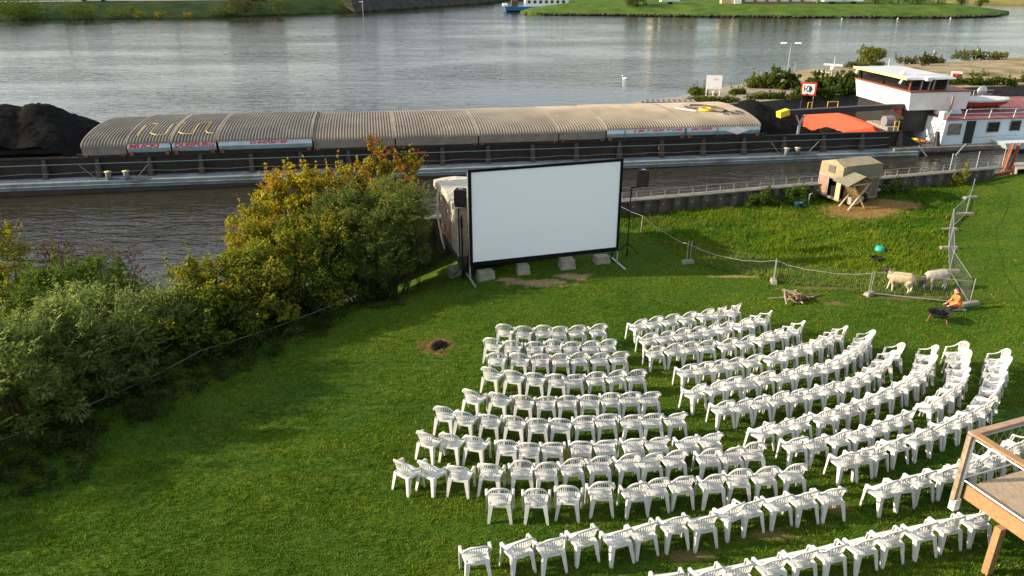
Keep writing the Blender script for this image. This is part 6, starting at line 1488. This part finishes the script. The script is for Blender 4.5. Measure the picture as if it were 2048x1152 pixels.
# ------------------------------------------------------------------ white plastic armchairs
def chair_proto(TOP):
    root = bpy.data.objects.new('garden_chair', None); link(root)
    # seat
    mb = MB(); n = 7
    top = []
    for j in range(n):
        v = j / (n - 1); y = -.215 + .41 * v; w = .205 + .045 * v
        row = []
        for i in range(n):
            u = i / (n - 1) * 2 - 1
            z = .425 + .012 * v - .014 * (1 - u * u) * math.sin(math.pi * min(1, v * 1.05)) - (.02 * max(0, v - .85) / .15)
            row.append((u * w, y, z))
        top.append(row)
    mb.grid(top); mb.grid([[(x, y, z - .012) for x, y, z in r_][::-1] for r_ in top])
    rim = [top[0][i] for i in range(n)] + [top[j][n - 1] for j in range(1, n)] + [top[n - 1][i] for i in range(n - 2, -1, -1)] + [top[j][0] for j in range(n - 2, 0, -1)]
    rim.append(rim[0]); mb.grid([rim, [(x * 1.03, y * 1.02, z - .045) for x, y, z in rim]])
    mb.build('seat', M['plastic'], root)
    # curved fan backrest
    def back(u, v):
        """u -1..1 across, v 0 (seat) .. 1 (rim)"""
        half = .150 + .108 * max(0.0, v) ** 1.1
        topz = TOP - (TOP - .64) * abs(u) ** 3.0
        z = .43 + (topz - .43) * v
        x = half * u
        y = -.205 - .075 * v + (.055 + .075 * v) * u * u
        return Vector((x, y, z))
    mb = MB()
    def strip(u0, u1, v0, v1, steps=5, th=.012):
        f_, b_ = [], []
        for k_ in range(steps + 1):
            v = v0 + (v1 - v0) * k_ / steps
            um = (u0 + u1) / 2
            du = (u1 - u0) / 2 * (1.25 - .35 * v)
            p, q = back(um - du, v), back(um + du, v)
            f_.append([p, q]); b_.append([p + Vector((0, -th, 0)), q + Vector((0, -th, 0))])
        mb.grid(f_); mb.grid([r_[::-1] for r_ in b_])
        mb.grid([[r_[0], s_[0]] for r_, s_ in zip(f_, b_)][::-1]); mb.grid([[r_[1], s_[1]] for r_, s_ in zip(f_, b_)])
    NS = 10
    for i in range(NS):
        um = -0.82 + 1.64 * i / (NS - 1); strip(um - .033, um + .033, .0, .93)
    def band(v0, v1, th=.016, n_=12, umax=1.0):
        f_ = [[back(-umax + 2 * umax * k_ / n_, v) for k_ in range(n_ + 1)] for v in (v0, v1)]
        b_ = [[p + Vector((0, -th, 0)) for p in r_] for r_ in f_]
        mb.grid(f_); mb.grid([r_[::-1] for r_ in b_]); mb.grid([f_[1], b_[1]]); mb.grid([b_[0], f_[0]])
    band(-.02, .10, umax=.95); band(.40, .46, umax=.93); band(.915, 1.0, .022, 14)
    # rolled rim on top
    mb.path([back(-1 + 2 * k_ / 16, 1.0) + Vector((0, -.012, 0)) for k_ in range(17)], .014, 6)
    mb.build('backrest', M['plastic'], root)
    for s in (-1, 1):
        # arm sweeping from the rim down and forward
        c = [back(s, 1.0), Vector((s * .268, -.07, .598)), Vector((s * .272, .02, .585)), Vector((s * .273, .095, .58)), Vector((s * .271, .125, .568))]
        mb = MB(); rows = []
        for k_, p in enumerate(c):
            w = [.017, .023, .026, .028, .026][k_]
            rows.append([p + Vector((-s * w, 0, .0)), p + Vector((0, 0, .008)), p + Vector((s * w, 0, -.004)), p + Vector((s * w, 0, -.035)), p + Vector((s * (w - .01), 0, -.035)), p + Vector((-s * w, 0, -.014))])
        rows = [r_ + [r_[0]] for r_ in rows]
        if s < 0: rows = [r_[::-1] for r_ in rows]
        mb.grid(rows); mb.build('armrest', M['plastic'], root)
        # front leg: continues the arm to the ground
        mb = MB()
        def plank(t, b): mb.hexa([Vector(p) for p in b], [Vector(p) for p in t])
        X = lambda v: s * v
        def q(x0, x1, y0, y1, z): 
            a = [(X(x0), y0, z), (X(x1), y0, z), (X(x1), y1, z), (X(x0), y1, z)]
            return a if s > 0 else a[::-1]
        plank(q(.243, .299, .112, .126, .578), q(.246, .284, .205, .216, 0)); plank(q(.286, .299, .06, .113, .574), q(.272, .283, .172, .206, 0)); plank(q(.228, .25, .145, .168, .44), q(.24, .254, .185, .205, 0))
        mb.build('leg', M['plastic'], root)
        # rear leg, splayed
        mb = MB()
        plank(q(.125, .215, -.222, -.206, .44), q(.205, .255, -.288, -.274, 0)); plank(q(.202, .217, -.206, -.105, .44), q(.242, .255, -.275, -.232, 0))
        mb.build('leg', M['plastic'], root)
    return root
# x, y in metres and facing in degrees; rows counted from the screen
ROWS_L = [
    "-0.21,20.84,-9 0.33,20.7,-2 0.93,20.79,-2 1.38,20.75,9 1.93,20.9,10 2.58,21.01,11",
    "-0.57,19.86,-10 -0.0,19.73,-3 0.66,19.72,0 1.21,19.82,-3 1.71,19.75,6 2.25,19.8,6 2.77,19.9,11",
    "-0.43,18.97,-4 0.22,18.95,-7 0.76,18.92,1 1.34,18.92,0 1.87,18.95,10 2.42,19.01,9 2.95,19.07,9",
    "-0.53,18.12,-20 0.05,17.95,-15 0.6,17.84,-9 1.16,17.75,-8 1.62,17.75,8 2.2,17.81,6 2.74,17.89,15 3.28,17.92,9",
    "-0.92,16.86,-26 -0.32,16.74,-20 0.31,16.63,-9 0.85,16.59,0 1.39,16.59,1 1.95,16.59,-5 2.45,16.66,0 2.93,16.72,7 3.44,16.7,11",
    "-1.58,15.96,-18 -1.1,15.84,-17 -0.52,15.77,-9 0.07,15.63,-13 0.62,15.51,-2 1.16,15.52,-6 1.7,15.57,1 2.25,15.62,3 2.81,15.62,7 3.34,15.64,4 3.89,15.71,10",
    "-1.88,14.87,-27 -1.36,14.82,-18 -0.79,14.68,-21 -0.12,14.54,-8 0.39,14.47,-3 0.88,14.47,-1 1.56,14.51,-1 2.08,14.55,4 2.71,14.6,1 3.25,14.63,9 3.95,14.7,11 4.48,14.84,11",
    "-2.22,13.69,-38 -1.72,13.65,-30 -1.12,13.56,-14 -0.46,13.56,-9 0.21,13.62,0 0.74,13.57,2 1.27,13.74,12 1.87,13.81,6 2.49,13.93,9 2.98,13.96,16 3.5,14.04,12 4.28,14.1,8 4.79,14.14,10 5.34,14.3,3",
    "-0.25,12.67,-1 0.5,12.64,0 1.15,12.75,-9 1.81,12.86,6 2.48,12.89,10 2.93,13.02,9 3.5,13.14,6 4.13,13.16,8 4.71,13.33,1 5.31,13.42,6 5.92,13.48,3",
    "-0.66,10.99,15 0.09,11.14,28 0.71,11.21,17 1.31,11.48,25 1.95,11.48,17 2.47,11.69,22 3.08,11.87,16 3.63,11.96,17 4.25,12.25,33 4.66,12.35,19 5.27,12.56,16 5.84,12.62,11 6.4,12.72,10",
    "2.17,10.19,8 2.71,10.36,13 3.4,10.48,16 3.95,10.58,16 4.57,10.74,17 5.17,10.92,15 5.77,11.07,21 6.4,11.25,15 6.97,11.42,16 7.67,11.62,15 8.24,11.8,16 8.89,11.96,15",
]
ROWS_R = [
    "3.85,21.41,24 4.37,21.6,19 4.91,21.76,15 5.47,21.93,24 6.06,22.17,26 6.5,22.28,39 7.04,22.49,46",
    "3.99,20.42,13 4.54,20.54,16 5.07,20.71,13 5.51,20.8,17 5.93,20.89,27 6.43,21.1,27 7.01,21.32,33 7.39,21.58,51 7.78,21.78,61",
    "4.06,19.54,11 4.6,19.63,12 5.1,19.73,7 5.59,19.8,4 6.17,19.93,18 6.74,20.06,20 7.32,20.29,26 7.72,20.52,36 8.11,20.74,55 8.5,20.99,62",
    "4.69,18.27,16 5.16,18.44,19 5.6,18.57,14 6.07,18.71,14 6.6,18.88,17 7.22,19.1,19 7.7,19.31,25 8.08,19.54,28 8.54,19.81,40 8.92,20.09,46 9.28,20.35,56 9.63,20.6,67",
    "4.63,17.07,30 5.14,17.31,27 5.65,17.55,20 6.11,17.64,19 6.62,17.89,17 7.18,18.02,23 7.66,18.22,27 8.09,18.35,22 8.53,18.54,31 8.94,18.82,32 9.27,19.14,42 9.57,19.43,53 9.83,19.7,61 10.06,19.96,77 10.3,20.3,79",
    "5.17,16.26,17 5.64,16.42,18 6.14,16.6,15 6.62,16.8,20 7.15,16.97,15 7.61,17.11,22 8.13,17.33,19 8.61,17.53,27 9.04,17.77,36 9.37,18.01,50 9.81,18.41,56 10.28,18.88,71 10.77,19.37,78",
    "5.77,15.22,32 6.34,15.42,23 6.79,15.65,23 7.46,15.91,20 7.91,16.18,26 8.25,16.32,30 8.8,16.61,27 9.26,16.88,30 9.68,17.17,33 10.17,17.5,41 10.54,17.79,48 10.91,18.2,55 11.26,18.63,76 11.6,19.21,76",
    "6.37,14.7,9 6.85,14.78,16 7.43,14.94,21 7.96,15.16,20 8.42,15.31,22 8.84,15.55,26 9.27,15.78,28 10.18,16.35,39 10.64,16.7,39 11.16,17.14,42 11.49,17.49,52 11.72,17.85,62 11.99,18.27,75 12.29,18.87,89 12.52,19.34,91",
    "7.19,14.04,14 7.62,14.17,16 8.03,14.39,29 8.61,14.66,23 9.21,14.95,29 9.61,15.13,36 10.1,15.39,29 10.56,15.65,34 10.94,15.9,35 11.4,16.26,37 11.78,16.68,47 12.2,17.18,56 12.56,17.68,54 12.84,18.04,72 13.16,18.5,78 13.39,18.87,87",
    "7.56,12.93,22 8.02,13.11,16 8.51,13.3,19 9.05,13.49,17 9.47,13.65,29 9.9,13.83,32 10.37,14.07,28 10.84,14.35,28 11.24,14.6,41",
]

NUM = ['first', 'second', 'third', 'fourth', 'fifth', 'sixth', 'seventh', 'eighth', 'ninth', 'tenth', 'eleventh', 'twelfth', 'thirteenth', 'fourteenth', 'fifteenth', 'sixteenth']
protos = [chair_proto(.815), chair_proto(.885)]; used = [False, False]    # lower and taller backs
jr = random.Random(21)
for blk, rows_ in (('left', ROWS_L), ('right', ROWS_R)):
    for ri, row in enumerate(rows_):
        for ci, e in enumerate(row.split()):
            x, y, a = (float(v) for v in e.split(','))
            ty = 1 if (blk == 'left' and ((ri == 7 and ci > 3) or ri == 8)) else 0
            c = copy_tree(protos[ty]) if used[ty] else protos[ty]
            used[ty] = True
            sl = math.atan((gz(x, y + .25) - gz(x, y - .25)) / .5)
            c.location = (x + jr.gauss(0, .012), y + jr.gauss(0, .012), gz(x, y) - .006)
            c.rotation_euler = (Matrix.Rotation(sl + R(jr.gauss(0, 1.0)), 3, 'X') @ Matrix.Rotation(R(jr.gauss(0, 1.0)), 3, 'Y') @ Matrix.Rotation(R(a + jr.gauss(0, 2.0)), 3, 'Z')).to_euler()
            rowname = ('front row' if ri == 0 else 'back row' if ri == len(rows_) - 1 else NUM[ri] + ' row')
            tag(c, 'white plastic %sarmchair, %s from the left in the %s of the %s block' % (['', 'high-backed '][ty], NUM[ci], rowname, blk), 'chair', 'white chairs in rows facing the screen')
